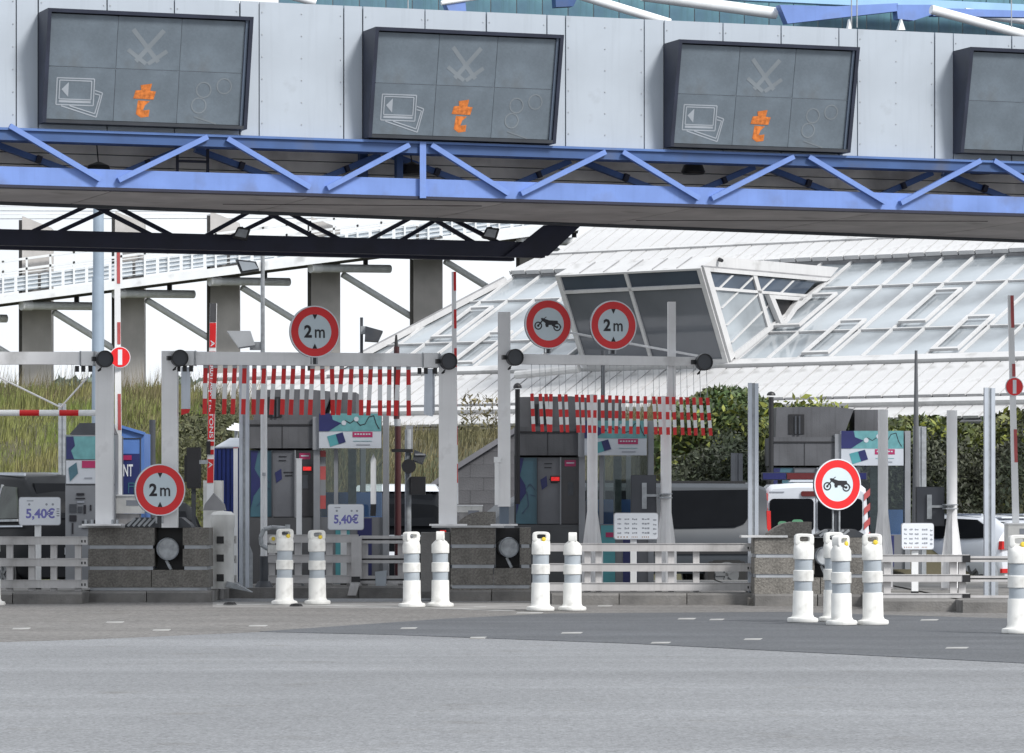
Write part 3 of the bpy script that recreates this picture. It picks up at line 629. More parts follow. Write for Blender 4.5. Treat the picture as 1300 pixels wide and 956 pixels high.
# message boards
def bil(c, u, v):
    tl, tr, br, bl = c; return tuple((tl[i] * (1 - u) + tr[i] * u) * (1 - v) + (bl[i] * (1 - u) + br[i] * u) * v for i in (0, 1))
def board(x0, x1, yt0, yt1, yb0, yb1, label, symbols=True):
    t = thing("message_board", label, "display board", GP((x0 + x1) / 2, (yb0 + yb1) / 2, .1), "lane display boards on the gantry fascia")
    ta, tb = gt(x0, .1), gt(x1, .1) ; zt, zb = GP((x0 + x1) / 2, (yt0 + yt1) / 2, .0).z, GP((x0 + x1) / 2, (yb0 + yb1) / 2, .0).z
    tb -= .12
    pt, pb = -.40, -.12                             # how far the hood stands proud at top and bottom
    f = lambda a, b, c=0: GL(ta + (tb - ta) * a, pb + (pt - pb) * b - c, zb + (zt - zb) * b)     # face of the hood
    bkf = lambda a, b: GL(ta + (tb - ta) * a, .095, zb + (zt - zb) * b)
    MB().hexa([f(0, 0), f(.018, 0), f(.018, 1), f(0, 1)], [bkf(0, 0), bkf(.018, 0), bkf(.018, 1), bkf(0, 1)]).build("hood_side", hoodm, t)
    MB().hexa([f(.982, 0), f(1, 0), f(1, 1), f(.982, 1)], [bkf(.982, 0), bkf(1, 0), bkf(1, 1), bkf(.982, 1)]).build("hood_side", hoodm, t)
    MB().hexa([f(.018, .968), f(.982, .968), f(.982, 1), f(.018, 1)], [bkf(.018, .968), bkf(.982, .968), bkf(.982, 1), bkf(.018, 1)]).build("hood_top", hoodm, t)
    MB().hexa([f(.018, 0), f(.982, 0), f(.982, .03), f(.018, .03)], [bkf(.018, 0), bkf(.982, 0), bkf(.982, .03), bkf(.018, .03)]).build("hood_sill", darkgrey, t)
    us = [.02, .345, .655, .965]; vs_ = [.035, .50, .962]
    for i in range(3):
        for j in range(2):
            a0, a1, b0, b1 = us[i] + .0016, us[i + 1] - .0016, vs_[j] + .003, vs_[j + 1] - .003; dz = -.055 + R.uniform(-.0008, .0008)
            MB().hexa([f(a0, b0, dz), f(a1, b0, dz), f(a1, b1, dz), f(a0, b1, dz)], [f(a0, b0, dz - .012), f(a1, b0, dz - .012), f(a1, b1, dz - .012), f(a0, b1, dz - .012)]).build("screen_panel", screen, t)
    MB().hexa([f(.03, .04, -.064), f(.97, .04, -.064), f(.97, .95, -.064), f(.03, .95, -.064)], [bkf(.03, .04), bkf(.97, .04), bkf(.97, .95), bkf(.03, .95)]).build("cabinet", mat("panel_joint", (.30, .33, .37), .5), t)
    MB().hexa([f(.967, .03, -.03), f(.98, .03, -.03), f(.98, .968, -.03), f(.967, .968, -.03)], [f(.967, .03, -.09), f(.98, .03, -.09), f(.98, .968, -.09), f(.967, .968, -.09)]).build("screen_frame", mat("screen_frame", (.10, .13, .18), .4), t)
    cnt = [0]
    def fp(mb, pts):
        cnt[0] += 1; mb.prism([f(a, 1 - b, -.0532 + .00025 * (cnt[0] % 9)) for a, b in pts], gn * -.001)
    def ln(mb, p, q, w=.0045):
        dx, dy = q[0] - p[0], (q[1] - p[1]) * .56; l = math.hypot(dx, dy); nx, ny = -dy / l * w, dx / l * w / .56
        fp(mb, [(p[0] + nx, p[1] + ny), (q[0] + nx, q[1] + ny), (q[0] - nx, q[1] - ny), (p[0] - nx, p[1] - ny)])
    def loop(mb, pts, w=.0028):
        for i in range(len(pts)): ln(mb, pts[i], pts[(i + 1) % len(pts)], w)
    if symbols:
        mb = MB()
        loop(mb, [(.065, .60), (.245, .60), (.245, .835), (.065, .835)]); loop(mb, [(.078, .62), (.232, .62), (.232, .785), (.078, .785)])
        fp(mb, [(.078, .795), (.232, .795), (.232, .815), (.078, .815)]); fp(mb, [(.088, .70), (.122, .635), (.122, .765)])
        ln(mb, (.25, .70), (.287, .72), .0028); ln(mb, (.287, .72), (.262, .935), .0028); ln(mb, (.262, .935), (.09, .845), .0028); ln(mb, (.25, .73), (.276, .74), .0028); ln(mb, (.276, .74), (.254, .905), .0028); ln(mb, (.254, .905), (.13, .842), .0028)
        mb.build("card_symbol", cardm, t)
        mb = MB(); ox, oy, s = .492, .775, .00100
        for pts in ([(650, 405), (705, 396), (699, 430), (726, 432), (716, 470), (617, 468), (627, 430), (654, 428)], [(641, 476), (700, 478), (676, 498), (668, 522), (700, 518), (697, 550), (660, 556), (634, 540)]):
            fp(mb, [(ox + (x - 672) * s, oy + (y - 477) * s * 1.9) for x, y in pts])
        mb.build("letter_t_symbol", orange, t)
    mb = MB(); 
    ln(mb, (.42, .15), (.55, .43), .011); ln(mb, (.57, .15), (.44, .43), .011); ln(mb, (.40, .33), (.49, .45), .010); ln(mb, (.59, .33), (.50, .45), .010)
    mb.build("cross_symbol", ghost, t)
    mb = MB()
    for cx, cy in ((.78, .66), (.88, .62), (.76, .80)):
        loop(mb, [(cx + .036 * math.cos(i * .5236), cy + .068 * math.sin(i * .5236)) for i in range(12)], .003)
    mb.build("coin_symbol", ghost, t, kind="stuff")
    mb = MB(); ln(mb, (.74, .90), (.85, .96), .003); mb.build("hand_symbol", ghost, t)
board(48.4, 319.6, 13, 29, 155, 167, "grey lane display directly above the blue mast, with orange t and card symbols", True)
board(460.5, 709.5, 38, 50, 175, 184, "grey lane display directly above the blue splice post, orange t and card symbols")
board(842.5, 1081.5, 56, 63, 187, 195, "grey lane display over the dark cabin of the white building, orange t and card symbols")
board(1209.5, 1450, 66, 72, 194, 203, "blank grey lane display cut off by the right edge of the photo", False)
# canopy structure above the fascia
can = thing("plaza_canopy", "teal stained canopy with white tubes and blue girders above the gantry", "canopy", GL(9, 4.5, zft))
mbc = 0
t = gt(355, 3.5); 
while t < TB:
    gbox("canopy_panel", t, t + .34, 3.5, 3.55, zft - .3, zft + 1.6, tealpan, can); t += .355
gbox("canopy_beam", gt(1040, 3.2), TB, 3.1, 3.3, GP(1150, 11, 3.1).z, GP(1150, 2, 3.1).z, paleblue, can)
gbox("canopy_beam", gt(560, 2.6), gt(1300, 2.6) + 2, 2.6, 2.75, GP(900, -2, 2.6).z, GP(900, -14, 2.6).z, paleblue, can)
for (x0, y0, x1, y1, r, m, o) in ((735, -6, 850, 29, .055, tubew, 1.2), (815, -6, 985, 17, .075, MATS["grey_tube"], 1.8), (1182, 12, 1300, 44, .06, tubew, 1.3), (1225, 16, 1320, 28, .06, tubew, 1.9), (345, -12, 400, 3, .05, tubew, 1.2), (560, 4, 640, -8, .03, tubew, 1.6)):
    MB().tube(GP(x0, y0, o), GP(x1, y1, o), r, n=12).build("brace_tube", m, can, smooth=True)
for pts, m in (([(990, 6), (1060, 8), (1140, 4), (1140, 14), (1000, 30)], blue), ([(1138, 6), (1185, 6), (1185, 18), (1160, 26), (1140, 24)], blue), ([(565, 2), (590, -8), (592, 14), (570, 14)], blue), ([(705, -6), (735, -6), (728, 8), (706, 9)], blue2), ([(1185, 10), (1310, 14), (1310, 22), (1185, 20)], blue)):
    MB().prism([GP(x, y, 1.6) for x, y in pts], gn * -.14).build("gusset_plate", m, can)
for px in (1081, 1088, 518, 1284): MB().tube(GP(px, 35, 1.0), GP(px, -12, 1.0), .008, n=5).build("lightning_cable", galv, can)
for px, w in ((1079, 5), (1145, 9), (709, 8), (577, 7)):
    MB().prism([GP(px - w / 2, 38, .5), GP(px + w / 2, 38, .5), GP(px, 24, .5)], gn * -.06).build("bracket", tubew, can)
# dark truss hanging behind
tr = thing("dark_truss", "dark navy lattice truss slung behind the gantry walkway", "truss", GL(2, 4.4, 4.6))
z1, z0 = GP(340, 299, 3.6).z, GP(340, 319, 3.6).z
ta, tb = TA, gt(692, 3.6)
for o in (3.6, 4.35):
    gbox("bottom_chord", ta, tb - (o - 3.6) * .2, o, o + .14, z0, z1, navy, tr)
    dg = ((40, 98), (195, 136), (261, 310), (407, 351), (469, 519), (605, 556), (-20, -75)) if o < 4 else ((62, 120), (232, 175), (283, 337), (445, 390), (500, 545), (649, 593), (12, -38))
    for xb_, xt_ in dg:
        pa, pb = GL(gt(xb_, o), o + .07, z1 - .03), GL(gt(xt_, o), o + .07, ZB); pb = pa.lerp(pb, 1.9)
        MB().bar(pb, pa, .05, .06, up=gn).build("lattice_bar", navy, tr)
MB().hexa([GP(640, 326, 3.55), GP(696, 325, 3.55), GP(738, 286, 3.55), GP(690, 286, 3.55)], [GP(640, 326, 4.6), GP(696, 325, 4.6), GP(738, 286, 4.6), GP(690, 286, 4.6)]).build("end_bracket", navy, tr)
for k in range(4):
    a = gt(600 + k * 22, 4); gbox("cross_strap", a, a + .05, 3.75, 4.34, z0 + .06, z0 + .1, navy, tr)
for px, lab in ((306, "floodlight under the dark truss nearer the blue mast"), (622, "floodlight under the dark truss beside its right end bracket")):
    t = thing("floodlight", "small black " + lab, "floodlight", GP(px, 300, 3.4), "floodlights on the dark truss")
    q = GP(px, 290, 3.4)
    MB().hexa([GP(px - 11, 301, 3.3), GP(px + 8, 304, 3.3), GP(px + 12, 290, 3.3), GP(px - 4, 288, 3.3)], [GP(px - 9, 303, 3.5), GP(px + 6, 306, 3.5), GP(px + 12, 292, 3.5), GP(px - 4, 290, 3.5)]).build("lamp_head", blackm, t)
    MB().hexa([GP(px - 8, 299.5, 3.28), GP(px + 6, 302, 3.28), GP(px + 9, 292, 3.28), GP(px - 3, 290.5, 3.28)], [GP(px - 8, 299.5, 3.3), GP(px + 6, 302, 3.3), GP(px + 9, 292, 3.3), GP(px - 3, 290.5, 3.3)]).build("lens", galv, t)
    MB().bar(q, GP(px + 4, 300, 3.6), .05, .05).build("bracket", blackm, t)

# ------------------------------------------------------------------ concrete island noses
def nose(x0, x1, ys, d, niche, lamp, cap, ledge, label, sidex=None):
    s = d / F; X = lambda px: (px - CX) * s; Z = lambda py: EYE + (HY - py) * s
    t = thing("concrete_barrier", label, "concrete barrier", V(X((x0 + x1) / 2), d + .4, 0), "concrete nose blocks on the toll islands")
    rowh = (ys[1] - ys[0])
    for i in range(4):
        yt = ys[i]; yb = yt + rowh - 4.6
        if i < 2: spans = [(x0, niche[0]), (niche[1], x1)]
        elif i == 2: spans = [(x0, (x0 + x1) / 2 + 3), ((x0 + x1) / 2 + 4, x1)]
        else: spans = [(x0 - 8, x1 + 7)]
        dz = -.10 if i == 3 else R.uniform(-.006, .006)
        z0 = Z(yb) if i < 3 else 0.0
        for a, b in spans:
            MB().box(X(a), X(b), d + dz, d + .75, z0, Z(yt)).build("concrete_course", aggregate, t)
        if i:
            for a, b in ([(x0 + 2, niche[0] - 2), (niche[1] + 2, x1 - 2)] if i < 3 else [(x0 + 2, x1 - 2)]):
                MB().box(X(a), X(b), d + .012, d + .73, Z(yt) + .001, Z(yt - 4.7)).build("joint_strip", galv if 0 else mat("joint_metal", (.40, .42, .45), .5, .2, var=.1, dirt=.3), t)
    MB().box(X(niche[0]) + .004, X(niche[1]) - .004, d + .38, d + .74, Z(ys[2]) + .004, Z(ys[0]) - .004).build("niche_back", blackm, t)
    if lamp:
        lx, ly, lr = lamp; c = P(lx, ly, d + .02); r = lr * s; ax = V(.28, -.96, .0)
        m2 = MB(); m2.tube(c + ax * -.24, c, r * .8, r, 24); m2.build("lamp_housing", mat("lamp_housing", (.30, .32, .34), .4, .4), t, smooth=True)
        MB().tube(c, c + ax * .014, r * .86, n=24).build("lamp_lens", mat("lamp_lens", (.36, .38, .40), .15, var=.25, scale=9), t)
        MB().tube(c + ax * .0, c + ax * .03, r, r * .97, 24, caps=False).build("lamp_rim", alu, t)
        MB().bar(c + ax * -.1 - V(0, 0, r), V(c.x + .04, d + .1, Z(ys[2]) + .005), .035, .035).build("lamp_bracket", galv, t)
    top = Z(ys[0])
    for (a, b, yt, kind) in cap:
        if kind == 'stone':
            pts = [(a, ys[0])] + [(a + (b - a) * k, yt + (ys[0] - yt) * (1 - math.sin(min(1, k / .55) * math.pi / 2)) * .75) for k in (0, .1, .2, .35, .55)] + [(b, yt), (b, ys[0])]
            MB().prism([V(X(x), d + .2, Z(y) + .003) for x, y in pts], (0, .5, 0)).build("cap_stone", aggregate, t)
        else:
            y0 = ys[0]
            MB().prism([V(X(a), d + .05, Z(y0) + .003), V(X(b), d + .05, Z(y0) + .003), V(X(b) - .02, d + .05, Z(y0 - 4)), V(X(b) - .14, d + .05, Z(yt)), V(X(a) + .16, d + .05, Z(yt)), V(X(a) + .02, d + .05, Z(y0 - 4))], (0, .6, 0)).build("lid", darkgrey, t)
            for k in range(5):
                q = X(a) + (.05 + k * .07); MB().bar(V(q, d + .045, Z(y0 - 2)), V(q + .1, d + .045, Z(yt + 1)), .03, .012, up=(0, 1, 0)).build("lid_slat", galv, t)
    if ledge:
        a, b = ledge; MB().box(X(a), X(b), d - .03, d + .35, top + .002, top + .03).build("ledge_plate", mat("pale_ledge", (.55, .56, .57), .6, var=.1, dirt=.3), t)
    if sidex:
        a, b, yt = sidex; MB().box(X(a), X(b), d + .05, d + .7, .12, Z(yt)).build("end_block", mat("plain_concrete", (.20, .195, .19), .85, var=.15, dirt=.3, bump=.3), t)
    return t
nose(112, 265, [670, 696.8, 723.6, 750.4], 52.8, (196, 232), (213, 697, 14.5), [(157, 243, 657, 'lid')], (100, 158), "speckled concrete block carrying the ground level round 2 m sign")
nose(572, 674, [670, 695.7, 721.4, 747.1], 53.2, (629, 660), (646, 695, 13), [(579, 629, 650, 'stone')], (548, 640), "speckled concrete block with arched cap stone between the two white portals", (534, 571, 676))
nose(958, 1118, [682.6, 708, 733.4, 758.8], 50.6, (1034, 1068), (1046, 706, 12), [(976, 1032, 663, 'stone'), (1036, 1100, 672, 'lid')], (941, 1000), "speckled concrete block under the motorcycle sign near the white van")

# ------------------------------------------------------------------ height portals
def flange(mb, X, d, z, w=.34): mb.box(X - w / 2, X + w / 2, d - w / 2 + .1, d + w / 2 + .1, z, z + .022)
def post(t, x0, x1, yt, d, zb, name="post", m=None, th=.2):
    MB().pbox(x0, yt, x1, 0, d, th, base=zb).build(name, m or white, t)
def disc_lamp(t, px, py, d):
    fr = Fr(P(px, py, d), 20); r = .112
    mb = MB(); fr.disc(mb, 0, 0, r, .02, .10, 28); mb.build("lamp_body", darkgrey, t)
    mb = MB(); fr.ring(mb, 0, 0, r * .9, r * 1.02, .09, .115, 28); mb.build("lamp_rim", blackm, t)
    mb = MB(); fr.rect(mb, -.16, -.03, -.1, .03, .0, .06); mb.build("lamp_bracket", blackm, t)
    mb = MB(); pts = [fr(-.03 - .05 * math.sin(k * .6), -r - .05 * math.sin(k * .52), .03) for k in range(6)]
    for a, b in zip(pts[:-1], pts[1:]): mb.tube(a, b, .009, n=5)
    mb.build("cable", blackm, t)
DP = 52.6
def beam(t, x0, yt0, yb0, x1, yt1, yb1, d, th=.16):
    MB().hexa([P(x0, yb0, d), P(x1, yb1, d), P(x1, yt1, d), P(x0, yt0, d)], [P(x0, yb0, d) + V(0, th, 0), P(x1, yb1, d) + V(0, th, 0), P(x1, yt1, d) + V(0, th, 0), P(x0, yt0, d) + V(0, th, 0)]).build("beam", white, t)
def collar(t, x0, x1, yt, yb, d):
    MB().pbox(x0, yt - 1, x1, yb + 1, d - .015, .2).build("joint_collar", clean_white, t)
    for x in (x0 - 2, x1 + 1): MB().pbox(x, yt - 1.5, x + 1.2, yb + 1.5, d - .02, .21).build("joint_bolt_plate", galv, t)
    for x in (x0 - 8, x0, x1 - 6): MB().pbox(x, yb + 1.4, x + 5, yb + 9, d + .02, .05).build("hinge_lug", blackm, t)
zt1 = EYE + (HY - 670) * 52.8 / F
gp = "white height portals across the lanes"
p0 = thing("height_portal", "white height portal cut off at the left edge, red and white bar below it", "height portal", P(131, 668, DP), gp)
beam(p0, -260, 446, 462, 126, 446.7, 462.6, DP); post(p0, 121, 143, 462, DP, zt1 + .03); collar(p0, 103, 118, 447, 463, DP); disc_lamp(p0, 131, 456, DP - .02)
fl_ = MB(); flange(fl_, P(131, 0, DP).x, DP - .08, zt1 + .03, .52); fl_.build("base_plate", white, p0)
mb = MB(); 
for x in (110, 150, 118, 144): q = P(x, 0, DP); mb.tube(V(q.x, DP - .1, zt1 + .05), V(q.x, DP - .1, zt1 + .11), .02, n=6)
mb.build("anchor_bolts", galv, p0, kind="stuff")
p1 = thing("height_portal", "white height portal between the two nose blocks, striped tags hung straight on its beam", "height portal", P(400, 668, DP), gp)
beam(p1, 213, 446, 462.6, 560, 449, 465.6, DP); post(p1, 205, 225, 445.5, DP, zt1 + .003)
d1b = EYE + (HY - 670) * 53.2 / F
post(p1, 557, 580, 466, DP, d1b + .032); disc_lamp(p1, 226, 455, DP - .02); disc_lamp(p1, 567, 459, DP - .02)
collar(p1, 232, 246, 446.5, 462.7, DP); collar(p1, 538, 556, 449, 465.6, DP)
fl_ = MB(); flange(fl_, P(569, 0, DP).x, DP, d1b + .03, .50); fl_.build("base_plate", white, p1)
MB().hexa([P(538, 526, DP + .03), P(549, 529, DP + .03), P(549, 468, DP + .03), P(539, 468, DP + .03)], [P(541, 520, DP + .15), P(552, 523, DP + .15), P(552, 468, DP + .15), P(542, 468, DP + .15)]).build("end_guide", alu, p1)
MB().pbox(230, 466, 241, 519, DP + .03, .1).build("end_guide", alu, p1)
MB().ppoly([(230, 519.3), (241, 519.3), (239, 524), (230, 527)], DP + .03, .1).build("end_guide_tip", red, p1)
zr = (463.5, 466.5)
tags1 = [260.9, 273.4, 286, 298, 310.5, 323, 335.4, 348, 360.5, 372.2, 384.7, 396.7, 409.2, 421.5, 434, 446.2, 458.4, 470.7, 482.4, 494.4, 505.9, 518.6]
s = DP / F
def strip_mesh(name, w, bands, h):
    mb = MB(); z = 0
    for i in range(bands):
        mb.box(-w / 2, w / 2, -.008, .008, z - h / bands, z - .0005, i % 2); z -= h / bands
    me = bpy.data.meshes.new(name); me.from_pydata(mb.v, [], mb.f); me.materials.append(red); me.materials.append(clean_white); me.polygons.foreach_set("material_index", mb.m); return me
sm1 = strip_mesh("hanging_strip", .058, 3, .62); cl = MB().box(-.03, .03, -.02, .02, -.01, .03); clm = bpy.data.meshes.new("strip_clip"); clm.from_pydata(cl.v, [], cl.f); clm.materials.append(galv)
for i, x in enumerate(tags1):
    y = 463.0 + (x - 213) / 347 * 3; tilt = R.uniform(-.01, .075)
    st = inst(sm1, "hanging_strip", P(x, y + 3.5, DP + .08), p1, rot=(R.uniform(-.08, .08), tilt, R.uniform(-.3, .3)))
    inst(clm, "strip_clip", P(x, y + 2.8, DP + .08), p1)
p2 = thing("height_portal", "white height portal whose striped tags dangle on thin cords", "height portal", P(770, 668, DP), gp)
beam(p2, 645, 449, 462, 893, 453.5, 464.5, DP); post(p2, 632, 648, 396, DP, EYE + (HY - 643) * s); post(p2, 634, 646, 643.4, DP + .04, d1b + .032, "post_foot", mat("slate_blue_steel", (.10, .13, .17), .5))
MB().pbox(628, 586, 633, 641, DP - .06, .06).build("cable_duct", clean_white, p2); MB().pbox(627, 580, 636, 587, DP - .07, .08).build("duct_cap", clean_white, p2)
disc_lamp(p2, 651, 454, DP - .02); disc_lamp(p2, 891, 460, DP - .02)
post(p2, 848, 858, 383, DP + .17, EYE + (HY - 520) * s, "tie_mast")
mb = MB().tube(P(700, 418, DP + .2), P(892, 453, DP + .2), .016, n=6); mb.build("stay_rod", white, p2)
fl_ = MB(); flange(fl_, P(640, 0, DP).x, DP, d1b + .03, .36); fl_.build("base_plate", white, p2)
tops2 = [110, 156, 187, 215, 262, 297, 356, 388, 420, 459, 499, 540, 578, 616, 656, 695, 735, 782, 813, 856, 891, 932, 967, 1004, 1040, 1078]
bots2 = [120, 168, 205, 212, 275, 307, 367, 395, 430, 456, 502, 541, 575, 616, 656, 695, 738, 795, 820, 862, 900, 943, 980, 1015, 1057, 1098]
sm2 = strip_mesh("hanging_strip", .046, 5, .51)
for i, (a, b) in enumerate(zip(tops2, bots2)):
    xa, xb = 650 + a / 4.346, 650 + b / 4.346; y0 = 499.5 + (xa - 675) * .024
    q = P(xa, y0, DP + .08); ang = math.atan2((xa - xb) , 49.0)
    inst(sm2, "hanging_strip", q, p2, rot=(0, -math.atan2(xb - xa, 49.0) * 1.0, R.uniform(-.3, .3)))
    yb = 462 + (xa - 645) * .0100 
    MB().tube(q, P(xa - (xb - xa) * .3, yb, DP + .08), .0045, n=4).build("cord", galv, p2)

# ------------------------------------------------------------------ round signs
def outline(fr, mb, pts, c0, c1): fr.poly(mb, pts, c0, c1)
def round_sign(px, py, r_px, d, kind, label, yaw=20, backpole=None):
    r = r_px * d / F
    t = thing("road_sign", label, "road sign", P(px, py, d), "round red rimmed prohibition signs")
    fr = Fr(P(px, py, d), yaw)
    mb = MB(); fr.disc(mb, 0, 0, r, -.035, 0, 48); mb.build("back_plate", mat("sign_back", (.12, .13, .15), .5, .3), t)
    mb = MB(); fr.ring(mb, 0, 0, r * .955, r * 1.0, .0, .012, 48); mb.build("rim", signw, t)
    mb = MB(); fr.ring(mb, 0, 0, r * .665, r * .955, .0, .008, 48); mb.build("red_ring", signred, t)
    mb = MB(); fr.disc(mb, 0, 0, r * .666, .0, .006, 48); mb.build("face", signface, t)
    if kind == '2m':
        for sg in (1, -1):
            mb = MB(); fr.poly(mb, [(-.095 * r, sg * .66 * r), (.095 * r, sg * .66 * r), (0, sg * .46 * r)], .007, .0095); mb.build("arrow", ink, t)
        lettering(fr, "2", -.43 * r, -.24 * r, -.12 * r, .25 * r, .0095, ink, t, "digit", .035)
        lettering(fr, "m", .0 * r, -.24 * r, .40 * r, .09 * r, .0095, ink, t, "letter", .012)
    else:
        K = lambda x, y: ((x - 293) / 232 * r * .965, -(y - 335) / 265 * r * .93)          # silhouette measured on the plate
        for cx, cy in ((188, 355), (383, 368)):
            mb = MB(); a, b = K(cx, cy); fr.ring(mb, a, b, .115 * r, .165 * r, .007, .0095, 24); mb.build("wheel", ink, t)
            mb = MB(); fr.disc(mb, a, b, .05 * r, .007, .0096, 12); mb.build("hub", ink, t)
        mb = MB()
        fr.poly(mb, [K(*p) for p in [(214, 268), (235, 265), (268, 280), (300, 292), (388, 295), (392, 318), (415, 340), (428, 368), (420, 375), (395, 335), (360, 340), (338, 345), (295, 345), (292, 368), (268, 370), (260, 345), (262, 325), (245, 310), (222, 295)]], .007, .0097)
        mb.build("motorcycle_body", ink, t)
        mb = MB(); fr.line(mb, *K(228, 300), *K(188, 352), .05 * r, .007, .0096); mb.build("fork", ink, t)
        mb = MB(); fr.line(mb, *K(250, 272), *K(272, 252), .03 * r, .007, .0096); mb.build("handlebar", ink, t)
        mb = MB(); fr.line(mb, *K(330, 345), *K(385, 372), .07 * r, .007, .0096); mb.build("swing_arm", ink, t)
    if backpole:
        mb = MB(); q = P(px, py, d)
        mb.box(q.x - .025, q.x + .025, d + .045, d + .095, backpole, q.z + r * .5); mb.build("support", darkgrey, t)
        for dx in (-.06, .02): MB().box(q.x + dx, q.x + dx + .02, d + .02, d + .1, backpole, q.z - r * .8).build("bracket", galv, t)
    return t
round_sign(203, 622, 33, 52.4, '2m', "round 2 m height limit sign standing low on the concrete block", backpole=zt1 + .06)
round_sign(399.5, 421, 33, 52.35, '2m', "round 2 m height limit sign on the beam with closely hung tags", backpole=EYE + (HY - 463) * s)
round_sign(778.5, 413, 31.5, 52.35, '2m', "round 2 m height limit sign in front of the dark cabin glazing", backpole=EYE + (HY - 450) * s)
round_sign(696, 411.5, 31.5, 52.35, 'moto', "round no motorcycles sign on top of the portal beam", backpole=EYE + (HY - 449) * s)
round_sign(1063, 615, 32.5, 50.3, 'moto', "round no motorcycles sign low on the block before the white van", backpole=EYE + (HY - 676) * 50.6 / F)
def no_entry(px, py, r_px, d, t):
    fr = Fr(P(px, py, d), 14); r = r_px * d / F
    mb = MB(); fr.disc(mb, 0, 0, r, -.02, 0, 36); mb.build("disc_rim", signw, t)
    mb = MB(); fr.disc(mb, 0, 0, r * .93, 0.001, .006, 36); mb.build("red_disc", signred, t)
    mb = MB(); fr.rect(mb, -.2 * r, -.72 * r, .2 * r, .72 * r, .007, .010); mb.build("white_bar", signw, t)
# price and tariff boards
def plate(name, label, cat, x0, y0, x1, y1, d, poleb, price, group):
    t = thing(name, label, cat, P((x0 + x1) / 2, (y0 + y1) / 2, d), group)
    fr = Fr(P((x0 + x1) / 2, (y0 + y1) / 2, d), 6); s = d / F; w, h = (x1 - x0) * s / 2, (y1 - y0) * s / 2; c = .035
    pts = []
    for (cx, cy, a0) in ((w - c, h - c, 0), (-w + c, h - c, 90), (-w + c, -h + c, 180), (w - c, -h + c, 270)):
        pts += [(cx + c * math.cos(rad(a0 + k * 22.5)), cy + c * math.sin(rad(a0 + k * 22.5))) for k in range(5)]
    mb = MB(); fr.poly(mb, pts, -.03, 0); mb.build("edge_frame", mat("plate_edge", (.42, .43, .46), .5), t)
    mb = MB(); fr.poly(mb, [(a * .975, b * .96) for a, b in pts], .0, .006); mb.build("plate_face", signw, t)
    if price:
        lettering(fr, "5,40€", -w * .66, -h * .62, w * .72 if price == 1 else w * .70, h * .22, .008, purple, t, "price", .03)
        mb = MB(); n = 0
        fr.rect(mb, -w * .62, h * .70, -w * .30, h * .76, .006, .008); mb.build("small_print", greyink, t)
        for a in (-.5, .32, .62):
            mb = MB(); fr.disc(mb, w * a, h * .48, h * .085, .006, .008, 10); mb.build("pictogram", greyink, t)
        if price == 1:
            for k in range(4): mb = MB(); fr.rect(mb, w * .80, h * (.12 - k * .16), w * .93, h * (.20 - k * .16), .006, .008); mb.build("pictogram", greyink, t)
    else:
        for i in range(4):
            for j, (a, b) in enumerate(((-.84, -.66), (-.52, -.30), (-.18, .06), (.26, .62), (.76, .92))):
                mb = MB(); yy = .52 - i * .34 - (.06 if j == 4 else 0)
                n = 3
                for k in range(n):
                    q = a + (b - a) * k / n; fr.rect(mb, w * q, h * (yy - .06 + R.uniform(-.02, .02)), w * (q + (b - a) / n * .8), h * (yy + .05 + R.uniform(-.03, .03)), .006, .008)
                mb.build("tariff_entry", greyink, t, kind="stuff")
        for j, (a, b) in enumerate(((-.84, -.3), (-.2, .1), (.26, .62))):
            mb = MB()
            for k in range(4): fr.rect(mb, w * (a + (b - a) * k / 4), h * -.86, w * (a + (b - a) * (k + .45) / 4), h * -.76, .006, .008)
            mb.build("pictogram_row", mat("amber_ink", (.42, .30, .24), .5), t, kind="stuff")
    q = P((x0 + x1) / 2 - 3, 0, d)
    MB().box(q.x - .042, q.x + .042, d + .035, d + .09, poleb, P(0, y1 - 4, d).z).build("post", clean_white, t)
    MB().box(q.x - .045, q.x + .045, d + .03, d + .10, poleb, poleb + .06).build("post_foot", blackm, t)
    return t
plate("price_sign", "white 5,40€ price sign in front of the dark car at left", "price sign", 24, 631, 77, 667, 53.4, .146, 1, "white price signs")
plate("price_sign", "white 5,40€ price sign in front of the glazed toll booth", "price sign", 416, 640, 462, 673, 56.6, .146, 2, "white price signs")
plate("tariff_board", "white tariff board between the two white columns before the grey van", "tariff board", 779, 651, 836, 685, 52.2, .146, 0, "white tariff boards")
plate("tariff_board", "white tariff board on its post before the white hatchback", "tariff board", 1144, 664, 1186, 698, 49.4, .146, 0, "white tariff boards")

